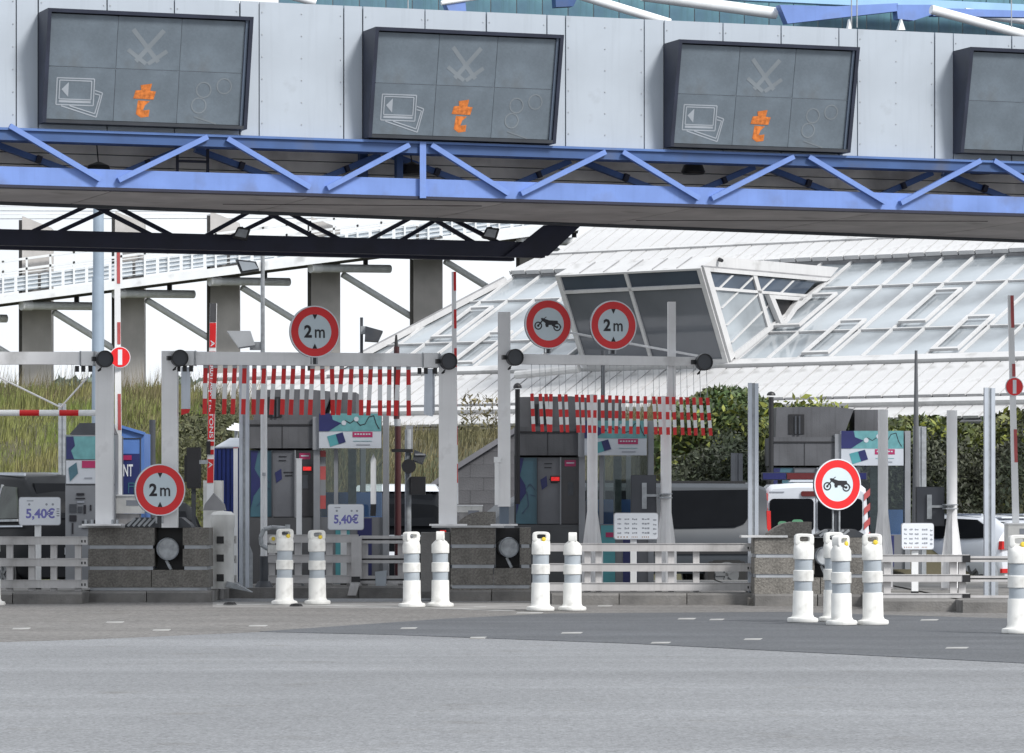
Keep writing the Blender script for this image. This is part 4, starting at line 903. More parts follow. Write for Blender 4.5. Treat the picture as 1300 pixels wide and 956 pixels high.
# ------------------------------------------------------------------ barriers
def arm(label, x, yt, yb, d, bands, lean=0, half=4.2, disc=None, cab=None, m=None, off=2.0):
    t = thing("barrier", label, "toll barrier", P(x, yb, d), "raised toll barriers")
    mb = MB(); a, b = P(x + lean, yt, d), P(x, yb, d); hw = half * d / F
    MB().hexa([V(b.x - hw, d, b.z), V(b.x + hw, d, b.z), V(a.x + hw * .8, d, a.z), V(a.x - hw * .8, d, a.z)], [V(b.x - hw, d + .06, b.z), V(b.x + hw, d + .06, b.z), V(a.x + hw * .8, d + .06, a.z), V(a.x - hw * .8, d + .06, a.z)]).build("boom", clean_white, t)
    for y0, y1 in bands:
        k0, k1 = (y0 - yb) / (yt - yb), (y1 - yb) / (yt - yb); q0, q1 = b.lerp(a, k0), b.lerp(a, k1)
        wl, wr = hw * .05, hw * .92
        MB().hexa([q1 + V(-wl, -.006, 0), q1 + V(wr, -.006, 0), q0 + V(wr, -.006, 0), q0 + V(-wl, -.006, 0)], [q1 + V(-wl, .0, 0), q1 + V(wr, 0, 0), q0 + V(wr, 0, 0), q0 + V(-wl, 0, 0)]).build("red_band", m or red, t)
    if disc: no_entry(x + lean * .6 + disc[1], disc[0], disc[2], d - .05, t)
    if cab:
        x0, y0, x1, y1, dd, zb = cab
        MB().pbox(x0, y0, x1, y1, dd, .45).build("cabinet", plastic, t)
        MB().pbox(x0 - 1, y0 - 2, x1 + 1, y0 - .2, dd - .02, .5).build("cabinet_lid", clean_white, t)
        MB().pbox(x0 + (x1 - x0) * .1, y1 + .2, x1 - (x1 - x0) * .1, 0, dd + .05, .35, base=zb).build("pedestal", railm, t)
        MB().pbox(x0 + (x1 - x0) * .45, y0 + 5, x1 - 4, y0 + 12, dd - .006, .006).build("label_plate", greyink, t)
    return t
arm("raised red and white barrier boom with a no entry disc, by the blue kiosk", 150.5, 315, 634, 56.5, [(315, 360), (409, 437), (500, 546)], -2, disc=(453.5, 3, 13.5), cab=(144, 630, 180, 652, 56.2, gz(57) + .1), m=dullred)
arm("raised red and white barrier boom rising clear above the middle portal post", 578.5, 345, 640, 53.9, [(345, 369), (393, 417), (442, 467), (492, 516), (541, 565), (589, 613)], -2.5, 3.4, cab=(580, 643, 612, 650.5, 53.7, d1b + .02))
arm("raised barrier boom with a no entry disc at the right edge", 1290, 375, 664, 54.5, [(375, 416), (462, 478), (545, 587)], -7, disc=(491, 2, 12), cab=(1280, 666, 1312, 697, 54.2, .1), m=dullred)
# horizontal bar of the left portal with its stays
t = thing("height_bar", "horizontal red and white bar hung below the left portal beam", "height bar", P(0, 524, DP + .1))
xs_ = [-260, -100, -50, -25, 0, 25, 50, 75.5, 100, 126]
cols = [0, 1, 0, 1, 0, 1, 0, 1, 0]
for i, (a, b) in enumerate(zip(xs_[:-1], xs_[1:])):
    MB().tube(P(a, 524.2, DP + .1), P(b, 524.2, DP + .1), .042, n=12).build("red_section" if cols[i] else "white_section", red if cols[i] else clean_white, t, smooth=True)
MB().tube(P(77, 517, DP + .1), P(-40, 460, DP + .1), .013, n=6).build("stay_wire", white, t); MB().tube(P(77, 517, DP + .1), P(112, 478, DP + .1), .013, n=6).build("stay_wire", white, t)
# boom with lettering near the booth
t = thing("pedestrian_ban_boom", "red raised boom lettered INTERDIT AUX PIETONS beside a white post", "barrier boom", P(268, 640, 55.8))
d = 55.8
MB().hexa([P(262, 645, d), P(270.5, 645, d), P(275, 385, d), P(266.5, 385, d)], [P(262, 645, d) + V(0, .07, 0), P(270.5, 645, d) + V(0, .07, 0), P(275, 385, d) + V(0, .07, 0), P(266.5, 385, d) + V(0, .07, 0)]).build("boom", clean_white, t)
for y0, y1, m in ((410, 441, red), (446, 495, dullred), (497, 558, red), (560.5, 566, red), (571, 577, red), (583, 613, red), (385, 409, mat("grey_tip", (.06, .06, .065), .5))):
    xa = lambda y: 266.3 + (645 - y) * 4.5 / 260
    MB().hexa([P(xa(y1) - 4.0, y1, d - .008), P(xa(y1) + 4.0, y1, d - .008), P(xa(y0) + 4.0, y0, d - .008), P(xa(y0) - 4.0, y0, d - .008)], [P(xa(y1) - 4.0, y1, d - .001), P(xa(y1) + 4.0, y1, d - .001), P(xa(y0) + 4.0, y0, d - .001), P(xa(y0) - 4.0, y0, d - .001)]).build("red_band", m, t)
for txt, y0, y1 in (("PIETONS", 508, 556), ("INTERDIT AUX", 447, 503), ("A", 586, 594), ("A", 432, 440)):
    fr = Fr(P(266.3 + (645 - (y0 + y1) / 2) * 4.5 / 260, (y0 + y1) / 2, d - .012), 0); h = (y1 - y0) / 2 * d / F
    lettering(fr, txt, -.028, -h, .028, h, 0, signw, t, "lettering", .01, rot=1)
MB().pbox(262, 560, 267, 577, d - .06, .05).build("catch", blackm, t); MB().pbox(253, 584, 264, 589, d - .03, .05).build("clamp", galv, t)
MB().pbox(258, 610, 282, 700, d + .1, .3, base=.14).build("cabinet", plastic, t)

# ------------------------------------------------------------------ posts, lamps, columns
def alu_post(label, x0, x1, yt, d, zb=None, gusset=None, m=None, group="grey aluminium posts by the islands", cat="post"):
    t = thing("metal_post", label, cat, P((x0 + x1) / 2, 700, d), group); zb = gz(d) + .1 if zb is None else zb
    w = (x1 - x0)
    MB().pbox(x0, yt, x0 + w * .36, 0, d, .12, base=zb).build("flange", m or alu, t); MB().pbox(x0 + w * .64, yt + .6, x1, 0, d, .12, base=zb).build("flange", m or alu, t)
    MB().pbox(x0 + w * .34, yt + .3, x0 + w * .66, 0, d + .02, .09, base=zb).build("web", m or galv, t)
    if gusset:
        MB().prism([P(x1, gusset, d + .05), V(P(x1 + 4.5, 0, d).x, d + .05, P(0, gusset + 12, d).z), V(P(x1 + 4.5, 0, d).x, d + .05, zb), V(P(x1, 0, d).x, d + .05, zb)], (0, .02, 0)).build("gusset", galv, t)
        MB().pbox(x0 - 3, 0, x1 + 8, 0, d - .05, .25, base=zb).build("foot", galv, t) if 0 else None
    return t
alu_post("ribbed aluminium post beside the blue container, behind the first portal", 303.5, 316, 462, 54.6, .146, 690)
alu_post("ribbed aluminium post in front of the gap between grey van and white van", 950, 963, 486, 51.6, .146)
alu_post("ribbed aluminium post before the white hatchback near the right edge", 1250, 1263.5, 492, 49.2, .146, 715)
alu_post("short grey box post standing in front of the dark shrubs", 928, 943, 575, 74, None, None, darkgrey)
alu_post("dark grey post at left behind the red and white bar", 74, 83, 512, 62, None, None, galv)
alu_post("slim grey post behind the right booth next to the dark pole", 1160, 1176, 541, 64, None, None, galv)
def tube_pole(name, label, cat, segs, d, zb=None, parts=()):
    t = thing(name, label, cat, P(segs[0][0], 700, d))
    for i, (x, ya, yb, r0, r1, m, nm) in enumerate(segs):
        a = P(x, ya, d); b = P(x, yb, d) if yb else V(a.x, d, gz(d) if zb is None else zb)
        MB().tube(b, a, r1 * d / F, r0 * d / F, 14).build(nm, m, t, smooth=True)
    return t
tube_pole("lighting_mast", "tall pale blue grey mast behind the left portal", "mast", [(125, 200, 352, 6.6, 7.2, bluegrey, "upper_section"), (124.5, 352, None, 7.6, 9, bluegrey, "lower_section")], 72)
t = tube_pole("lamp_pole", "slim pole with two tilted floodlights at the left portal beam", "lamp post", [(333.5, 318, 470, 2.6, 2.8, galv, "upper_pole"), (335, 470, 706, 4.2, 4.4, clean_white, "lower_pole"), (335, 706, 738, 5.4, 5.6, darkgrey, "sleeve"), (335, 738, None, 8, 12, darkgrey, "base")], 54.9, .146)
MB().hexa([P(306, 346, 54.8), P(329, 342, 54.8), P(325, 332, 54.8), P(299, 329, 54.8)], [P(306, 348, 55.1), P(329, 344, 55.1), P(325, 334, 55.1), P(299, 331, 55.1)]).build("floodlight", darkgrey, t)
MB().hexa([P(308, 344, 54.77), P(328, 341, 54.77), P(323, 333.5, 54.77), P(303, 331.5, 54.77)], [P(308, 344, 54.79), P(328, 341, 54.79), P(323, 333.5, 54.79), P(303, 331.5, 54.79)]).build("floodlight_lens", greyrefl, t)
MB().hexa([P(303, 441, 54.8), P(324, 438, 54.8), P(318, 420, 54.8), P(288, 420, 54.8)], [P(303, 443, 55), P(324, 440, 55), P(318, 422, 55), P(288, 422, 55)]).build("reflector_panel", mat("pale_panel", (.50, .52, .54), .4), t)
MB().pbox(317, 434, 332, 444, 54.9, .15).build("bracket", galv, t); MB().pbox(333, 600, 337, 604, 54.82, .1).build("clip", galv, t)
t = tube_pole("floodlight_pole", "dark pole with one boxy floodlight, right of the 2 m sign on the beam", "lamp post", [(459, 403, None, 2, 2, darkgrey, "pole")], 60)
MB().hexa([P(463, 432, 59.7), P(480, 433, 59.7), P(486, 420, 59.7), P(464, 414, 59.7)], [P(463, 434, 60.1), P(480, 435, 60.1), P(486, 422, 60.1), P(464, 416, 60.1)]).build("lamp_head", darkgrey, t)
MB().pbox(458, 414, 465, 424, 59.9, .12).build("bracket", galv, t)
tube_pole("maroon_pole", "dark maroon pole between glazed booth and camera pole", "pole", [(503, 425, 440, 1.2, 2.6, blackm, "tip"), (503.5, 440, 532, 3.6, 3.8, mat("maroon_paint", (.045, .008, .010), .5), "upper_section"), (504.5, 532, 541, 4.2, 4.2, galv, "reflector_band"), (505, 541, None, 4, 4.4, MATS["maroon_paint"], "lower_section")], 61)
tube_pole("dark_pole", "thin dark pole behind the cord hung portal tags", "pole", [(765.5, 445, None, 2.6, 2.8, darkgrey, "pole")], 60)
tube_pole("tapered_pole", "tapering dark grey pole before the white roof, near the right booth", "pole", [(1163, 445, None, 1.8, 6.5, mat("pole_grey", (.10, .105, .115), .5), "pole")], 63)
tube_pole("wooden_marker", "short weathered post on the bank behind the first portal", "post", [(193.5, 533, None, 4, 4, darkgrey, "post")], 66)
def flue(x, yt, d, label):
    t = thing("flue_pipe", label, "flue pipe", P(x, 640, d), "black flue pipes beside the toll booths")
    MB().tube(P(x, 640, d), P(x, yt + 4, d), 3.2 * d / F, n=12).build("pipe", blackm, t, smooth=True)
    a = P(x, yt, d); mb = MB().lathe([(5.6 * d / F, -.03), (5.4 * d / F, 0), (3.5 * d / F, .03), (.01, .045)], (a.x, a.y, a.z), 14); mb.build("cap", blackm, t, smooth=True)
flue(657, 490, 56.8, "black capped flue pipe rising beside the middle booth")
flue(979, 500, 73.6, "black capped flue pipe rising beside the right booth")
def column(label, x, r, yt, d, flare, skirt_y, zb=.146):
    t = thing("white_column", label, "column", P(x, 700, d), "white tapered columns on the islands")
    a = P(x, yt, d); s = d / F
    MB().tube(V(a.x, d, zb), a, r * s, r * .97 * s, 22).build("shaft", white, t, smooth=True)
    for dx in (1, -1):
        MB().prism([V(a.x + dx * r * s * .8, d - .01, P(0, skirt_y, d).z), V(a.x + dx * flare * s, d - .01, P(0, skirt_y + 62, d).z), V(a.x + dx * flare * s, d - .01, zb), V(a.x + dx * r * s * .8, d - .01, zb)], (0, .03, 0)).build("gusset", white, t)
    MB().prism([V(a.x - .01, d - r * s, P(0, skirt_y, d).z), V(a.x - .01, d - flare * s, P(0, skirt_y + 62, d).z), V(a.x - .01, d - flare * s, zb), V(a.x - .01, d - r * s, zb)], (.02, 0, 0)).build("gusset", white, t)
    MB().tube(V(a.x, d, zb), V(a.x, d, zb + .03), flare * s * 1.05, n=22).build("base_plate", railm, t)
    return t
column("white column with flared base in front of the middle booth's glass", 752, 6.8, 501, 54.0, 13.5, 640)
c2 = column("white column with flared base carrying the end of the cord hung portal", 845.5, 7.0, 503, 53.2, 13.5, 640)
column("white column with flared base before the right booth's glass", 1121, 6.6, 520, 53.6, 12.5, 640)
c4 = column("white column with flared base beside the dark panel and white hatchback", 1208.5, 6.8, 521, 53.0, 13.5, 650)
def back_panel(label, x0, y0, x1, y1, d, armx, sx):
    t = thing("signal_panel", label, "signal panel", P((x0 + x1) / 2, (y0 + y1) / 2, d), "dark signal panels seen from behind")
    MB().pbox(x0, y0, x1, y1, d, .12).build("housing", darkgrey, t); MB().pbox(x0 + 1, y0 + 1, x1 - 1, y1 - 1, d - .012, .012).build("rear_plate", mat("rear_plate", (.05, .055, .068), .45, var=.1), t)
    MB().pbox(sx - 3, y0 + 10, sx + 3, y1 - 9, d - .05, .035).build("mounting_rail", galv, t)
    MB().pbox(sx + 3, (y0 + y1) / 2 - 1.6, armx, (y0 + y1) / 2 + 1.6, d - .05, .03).build("arm", galv, t)
    for k in (0, 5): MB().pbox(armx, (y0 + y1) / 2 - 3 + k, armx + 15.5, (y0 + y1) / 2 - 1.4 + k, d - .5, .62).build("clamp_band", galv, t)
back_panel("dark square signal panel clamped to the column before the grey van", 801, 603, 833, 655, 53.2, 838, 818)
back_panel("dark square signal panel clamped to the column before the white hatchback", 1163, 618, 1199, 668, 53.1, 1201, 1180)
def short_post(label, x, yt, d, half, zb=.146, tip=None):
    t = thing("white_post", label, "post", P(x, 700, d), "slim white posts"); a = P(x, yt, d); s = d / F
    MB().pbox(x - half, yt, x + half, 0, d, half * 2 * s, base=zb).build("shaft", clean_white, t)
    MB().pbox(x - half - .5, yt - 1, x + half + .5, yt, d - .005, half * 2 * s + .01).build("cap", tip or clean_white, t)
    MB().box(a.x - half * s - .03, a.x + half * s + .03, d - .03, d + .16, zb, zb + .05).build("foot", galv, t)
short_post("slim white post in front of the red lit ticket panel", 379.5, 583, 56.0, 3.4)
short_post("slim white post with red tip before the blue container", 299, 569, 55.9, 2.6, tip=dullred)
t = thing("traffic_light", "black traffic signal seen from behind, right of the low 2 m sign", "traffic light", P(245, 640, 57))
MB().pbox(237, 568, 254, 620, 57, .2).build("housing", blackm, t); MB().pbox(243, 620.2, 248, 0, 57.05, .1, base=.14).build("post", darkgrey, t); MB().pbox(234, 578, 237, 612, 57.02, .12).build("visor", blackm, t)
t = thing("camera_pole", "pole with black cameras and a camera box left of the middle portal post", "camera", P(520, 640, 60))
MB().tube(P(518, 545, 60), V(P(518, 0, 60).x, 60, gz(60)), .05, n=10).build("pole", galv, t); MB().pbox(515, 540, 524, 575, 60.1, .1).build("pole_head", boothl, t)
MB().hexa([P(524, 584, 59.8), P(536, 588, 59.8), P(541, 577, 59.8), P(526, 571, 59.8)], [P(524, 586, 60.2), P(536, 590, 60.2), P(541, 579, 60.2), P(526, 573, 60.2)]).build("camera_body", darkgrey, t)
MB().pbox(527, 576, 540, 578, 59.78, .02).build("camera_hood", boothl, t)
MB().pbox(497, 570, 524, 574, 59.9, .06).build("arm", blackm, t)
MB().tube(P(519, 592, 59.7), P(519, 592, 60), .11, n=14).build("camera_dome", blackm, t, smooth=True)
MB().pbox(521, 605, 540, 628, 59.8, .25).build("box", blackm, t)

# ------------------------------------------------------------------ guard rails
def rails(label, x0, x1, ys, h, d, posts, endcap=None, double=False, zb=.146, pw=8):
    t = thing("guard_rail", label, "guard rail", P((x0 + x1) / 2, ys[-1], d), "three bar guard rails on the islands"); s = d / F
    for y in ys:
        if double:
            for o in (0, h * .62): MB().pbox(x0, y + o, x1, y + o + h * .38, d, .06).build("rail", railm, t)
            MB().pbox(x0, y + h * .40, x1, y + h * .6, d + .03, .03).build("rail_slot", blackm, t)
        else:
            MB().pbox(x0, y, x1, y + h, d, .055).build("rail", railm, t)
            MB().pbox(x0, y - .8, x1, y - .05, d - .012, .075).build("rail_lip", railm, t)
            if endcap: MB().pbox(x1 - endcap, y - .5, x1 + 1, y + h + .5, d - .01, .08).build("end_cap", blackm, t)
            else:
                mb = MB()
                for q in (x1 - 8, x1 - 4): mb.pbox(q, y + h * .38, q + 1.8, y + h * .72, d - .004, .006)
                mb.build("bolt_holes", blackm, t, kind="stuff")
    for x in posts:
        MB().pbox(x, ys[0] + 1, x + pw, 0, d + .06, .09, base=zb).build("post", railm, t)
    return t
rails("grey guard rail at the left edge before the dark car", -240, 111, (682, 709.5, 737), 9.5, 52.3, (-200, -90, 8, 36, 64, 95))
rails("short guard rail stub right of the first concrete block", 266, 300, (681, 706, 731), 9, 54.3, (266,), pw=9)
rails("grey guard rail with the first two bollards before it", 330, 455, (679.5, 705, 731), 9.5, 55.8, (341, 374, 414, 440))
rails("double bar gate rail between the price sign and the post block", 457, 533, (680, 705, 731), 10, 55.75, (459, 505, 520), double=True)
rails("longest grey guard rail, before the middle booth and grey van", 690, 957, (690.5, 716, 740.5), 9.5, 51.4, (742, 756, 832, 848, 880))
rails("grey guard rail with black end caps right of the four bollards", 1119, 1231, (705, 730, 754), 8.5, 48.4, (1122, 1206, 1217), endcap=9, pw=9)
rails("dark double bar rail running out at the right edge", 1232, 1420, (706, 731, 756), 7.5, 48.5, (1330,), double=True)
t = thing("rail_end_post", "squat grey gate post where the two middle rails meet", "post", P(451, 760, 55.6))
MB().pbox(446, 681, 459, 735, 55.6, .12).build("post_body", railm, t); MB().pbox(446, 732, 457, 739, 55.57, .12).build("bracket", blackm, t)
MB().ppoly([(441, 756), (452, 756), (457, 739.5), (445, 739.5)], 55.55, .2).build("foot", railm, t)
t = thing("dropped_bag", "grey plastic container sitting on the kerb inside the gate rail", "container", P(483, 745, 55.68))
MB().ppoly([(477, 744), (490, 744), (491, 724), (476, 726)], 55.68, .05).build("body", greyrefl, t)
# bin like cabinet on the first island
t = thing("barrier_cabinet", "pale round fronted barrier cabinet beside the first concrete block", "barrier cabinet", P(282, 750, 53.6)); d = 53.6; s = d / F
c = P(282, 0, d)
MB().lathe([(.158, .15), (.158, .98), (.165, .99), (.165, 1.16), (.12, 1.2), (.02, 1.21)], (c.x, d + .1, 0), 24).build("body", plastic, t, smooth=True)
MB().prism([P(258, 648, d + .2), P(286, 648, d + .2), P(284, 640, d + .2), P(271, 626, d + .2), P(260, 640, d + .2)], (0, .2, 0)).build("hood", mat("grey_hood", (.27, .27, .28), .6), t)
for y in (681, 704, 729): MB().pbox(275, y, 284, y + 9, d - .075, .02).build("slot", blackm, t)
MB().prism([P(286, 745, d - .1), P(320, 752, d - .1), P(300, 741, d - .1), P(288, 738, d - .1)], (0, .25, 0)).build("cover_plate", galv, t)
t = thing("crash_hoop", "dark tubular hoop with a small white fixture before the booth", "hoop", P(345, 700, 54.2)); d = 54.2
pts = [P(366, 671, d), P(345, 669.5, d), P(335, 672, d), P(331, 682, d), P(332, 692, d), P(340, 697, d)]
for a, b in zip(pts[:-1], pts[1:]): MB().tube(a, b, .03, n=8).build("hoop_tube", galv, t, smooth=True)
MB().tube(P(347, 685, d), P(347, 685, d - .12), .06, n=14).build("lamp", plastic, t); MB().tube(P(347, 684, d - .125), P(347, 684, d - .13), .028, n=10).build("lens", yellow, t)
MB().pbox(340, 692, 354, 702, d - .04, .1).build("bracket", plastic, t); MB().pbox(362, 666, 368, 676, d - .03, .08).build("clamp", galv, t)

# ------------------------------------------------------------------ white bollards
def flat_ring(cx, cz, a, b, r, n, y):
    out = []
    for i in range(n):
        an = 2 * math.pi * (i + .5) / n; c_, s_ = math.cos(an), math.sin(an)
        e = 4.0; out.append((cx + a * math.copysign(abs(c_) ** (2 / e), c_), y, cz + b * math.copysign(abs(s_) ** (2 / e), s_)))
    return out
def make_bollard():
    t = thing("bollard", "", "bollard", (0, 0, 0)); n = 24
    MB().lathe([(.165, 0), (.172, .02), (.165, .042), (.125, .055), (.113, .08), (.110, .33), (.106, .338)], n=n).build("base", plastic, t, smooth=True)
    MB().lathe([(.099, .336), (.099, .445)], n=n).build("reflective_band", greyrefl, t, smooth=True)
    MB().lathe([(.104, .441), (.111, .447), (.111, .558), (.104, .564)], n=n).build("collar", plastic, t, smooth=True)
    MB().lathe([(.098, .562), (.098, .682)], n=n).build("reflective_band", greyrefl, t, smooth=True)
    el = lambda a, b, z: [(a * math.cos(2 * math.pi * i / n), b * math.sin(2 * math.pi * i / n), z) for i in range(n)]
    h = MB().rings([el(.104, .104, .678), el(.112, .112, .685), el(.112, .112, .79), el(.110, .085, .825), el(.106, .055, .85)]).build("head", plastic, t, smooth=True)
    o0 = flat_ring(0, .892, .104, .068, 0, n, -.044); o1 = flat_ring(0, .892, .096, .062, 0, n, -.05); 
    i0 = flat_ring(0, .90, .058, .030, 0, n, -.048); i1 = flat_ring(0, .90, .052, .026, 0, n, -.035)
    mir = lambda r: [(x, -y, z) for x, y, z in r]
    MB().rings([i1, i0, o1, o0, mir(o0), mir(o1), mir(i0), mir(i1), i1], caps=False).build("handle", plastic, t, smooth=True)
    return t
bo = make_bollard()
yc = MB().lathe([(.015, 0), (.026, .006), (.026, .02), (.015, .026)], n=12).build("yellow_clip", yellow, bo)
yc.location = (.028, -.055, .868); yc.rotation_euler = (rad(80), 0, 0)
BL = [(361, 769.3, 20, "white banded bollard, just right of the round fronted cabinet"), (403, 768.8, 24, "white banded bollard below the booth price sign"), (523, 772.5, 40, "creamy bollard with open handle slot before the double bar gate rail"),
      (559, 772, 88, "bollard seen edge on with a pointed top, in front of the middle concrete block"), (686, 777, 4, "bollard with broad yellow clipped handle right of the middle concrete block"), (726.5, 776.8, 88, "edge on pointed bollard before the long guard rail"),
      (1019, 791.6, 6, "leftmost bollard of the cluster of four below the motorcycle sign"), (1058, 790.8, 10, "bollard half hidden behind its neighbour in the cluster of four"), (1068.5, 795.2, 50, "nearest of the four clustered bollards, yellow clip, hiding another behind it"),
      (1108.5, 794.8, 3, "rightmost bollard of the cluster of four, handle slot facing the camera"), (-10, 770.5, 60, "bollard almost wholly cut off by the left edge, before the left guard rail"), (1293, 806, 5, "nearest bollard, cut off by the right edge of the photo")]
for i, (px, yb, rz, lab) in enumerate(BL):
    o = bo if i == 0 else copy_tree(bo, None, () if i in (1, 4, 8, 9, 11) else ("yellow_clip",))
    q = G(px, yb - 1.2); o.location = (q.x, q.y, .008); o.rotation_euler = (R.uniform(-.012, .012), R.uniform(-.015, .015), rad(rz)); o["label"] = lab; o["group"] = "white toll plaza bollards"
    k = R.uniform(.985, 1.015); o.scale = (k, k, R.uniform(.985, 1.02))
for q, lab in ((G(292, 769), "torn black rubber scrap left of the first bollard"), (G(376, 771), "torn black rubber scrap at the foot of the first bollard")):
    MB().rings([[(q.x + a * .09 * c, q.y + b * .06, z) for a, b in ((1, 0), (.4, 1), (-.6, .8), (-1, 0), (-.5, -.9), (.5, -.8))] for z, c in ((.012, 1), (.045, .7), (.05, .2))]).build("rubber_scrap", blackm, None, label=lab, cat="debris", group="black scraps on the road")

# ------------------------------------------------------------------ toll booths
def poster_header(t, x0, y0, x1, y1, d):
    s = d / F; W_, H_ = (x1 - x0) * s, (y1 - y0) * s; fr = Fr(P(x0, y1, d), 0)
    mb = MB(); fr.rect(mb, 0, 0, W_, H_, -.3, 0); mb.build("header_box", paper, t)
    r = lambda a0, b0, a1, b1, m, nm, c=.005: (lambda mb: (fr.rect(mb, a0 * W_, b0 * H_, a1 * W_, b1 * H_, .001, c), mb.build(nm, m, t)))(MB())
    mb = MB(); fr.poly(mb, [(.0, .49 * H_), (W_, .49 * H_), (W_, H_), (0, H_)], .001, .004); mb.build("map_band", mat("map_teal", (.11, .28, .30), .4, var=.12, scale=9), t)
    mb = MB(); fr.poly(mb, [(0, .49 * H_), (.16 * W_, .49 * H_), (.25 * W_, .60 * H_), (.36 * W_, .72 * H_), (.22 * W_, .82 * H_), (.20 * W_, H_), (0, H_)], .005, .008); mb.build("map_sea", navyp, t)
    pts = [(.36, .72), (.42, .80), (.50, .72), (.58, .82), (.66, .66), (.74, .70), (.80, .90), (.88, .94), (.92, .70), (.97, .55)]
    for a, b in zip(pts[:-1], pts[1:]): mb = MB(); fr.line(mb, a[0] * W_, a[1] * H_, b[0] * W_, b[1] * H_, .012, .005, .008); mb.build("map_line", ink, t)
    for cx, cy, rr in ((.40, .73, .07), (.60, .84, .07)):
        mb = MB(); fr.disc(mb, cx * W_, cy * H_, rr * H_, .008, .011, 12); mb.build("map_spot", paper, t)
    mb = MB(); fr.poly(mb, [(.13 * W_, .34 * H_), (.38 * W_, .46 * H_), (.43 * W_, .18 * H_), (.18 * W_, .04 * H_)], .001, .005); mb.build("card_picture", teal, t)
    mb = MB(); fr.poly(mb, [(.27 * W_, .40 * H_), (.38 * W_, .46 * H_), (.43 * W_, .18 * H_), (.32 * W_, .12 * H_)], .006, .009); mb.build("card_shade", navyp, t)
    r(.54, .32, .86, .47, magenta, "magenta_label"); 
    mb = MB()
    for k in range(6): fr.rect(mb, (.57 + k * .045) * W_, .385 * H_, (.60 + k * .045) * W_, .425 * H_, .006, .008)
    mb.build("label_print", paper, t, kind="stuff")
    r(.55, .20, .85, .212, teal, "thin_line"); r(.60, .08, .82, .12, greyink, "small_print")
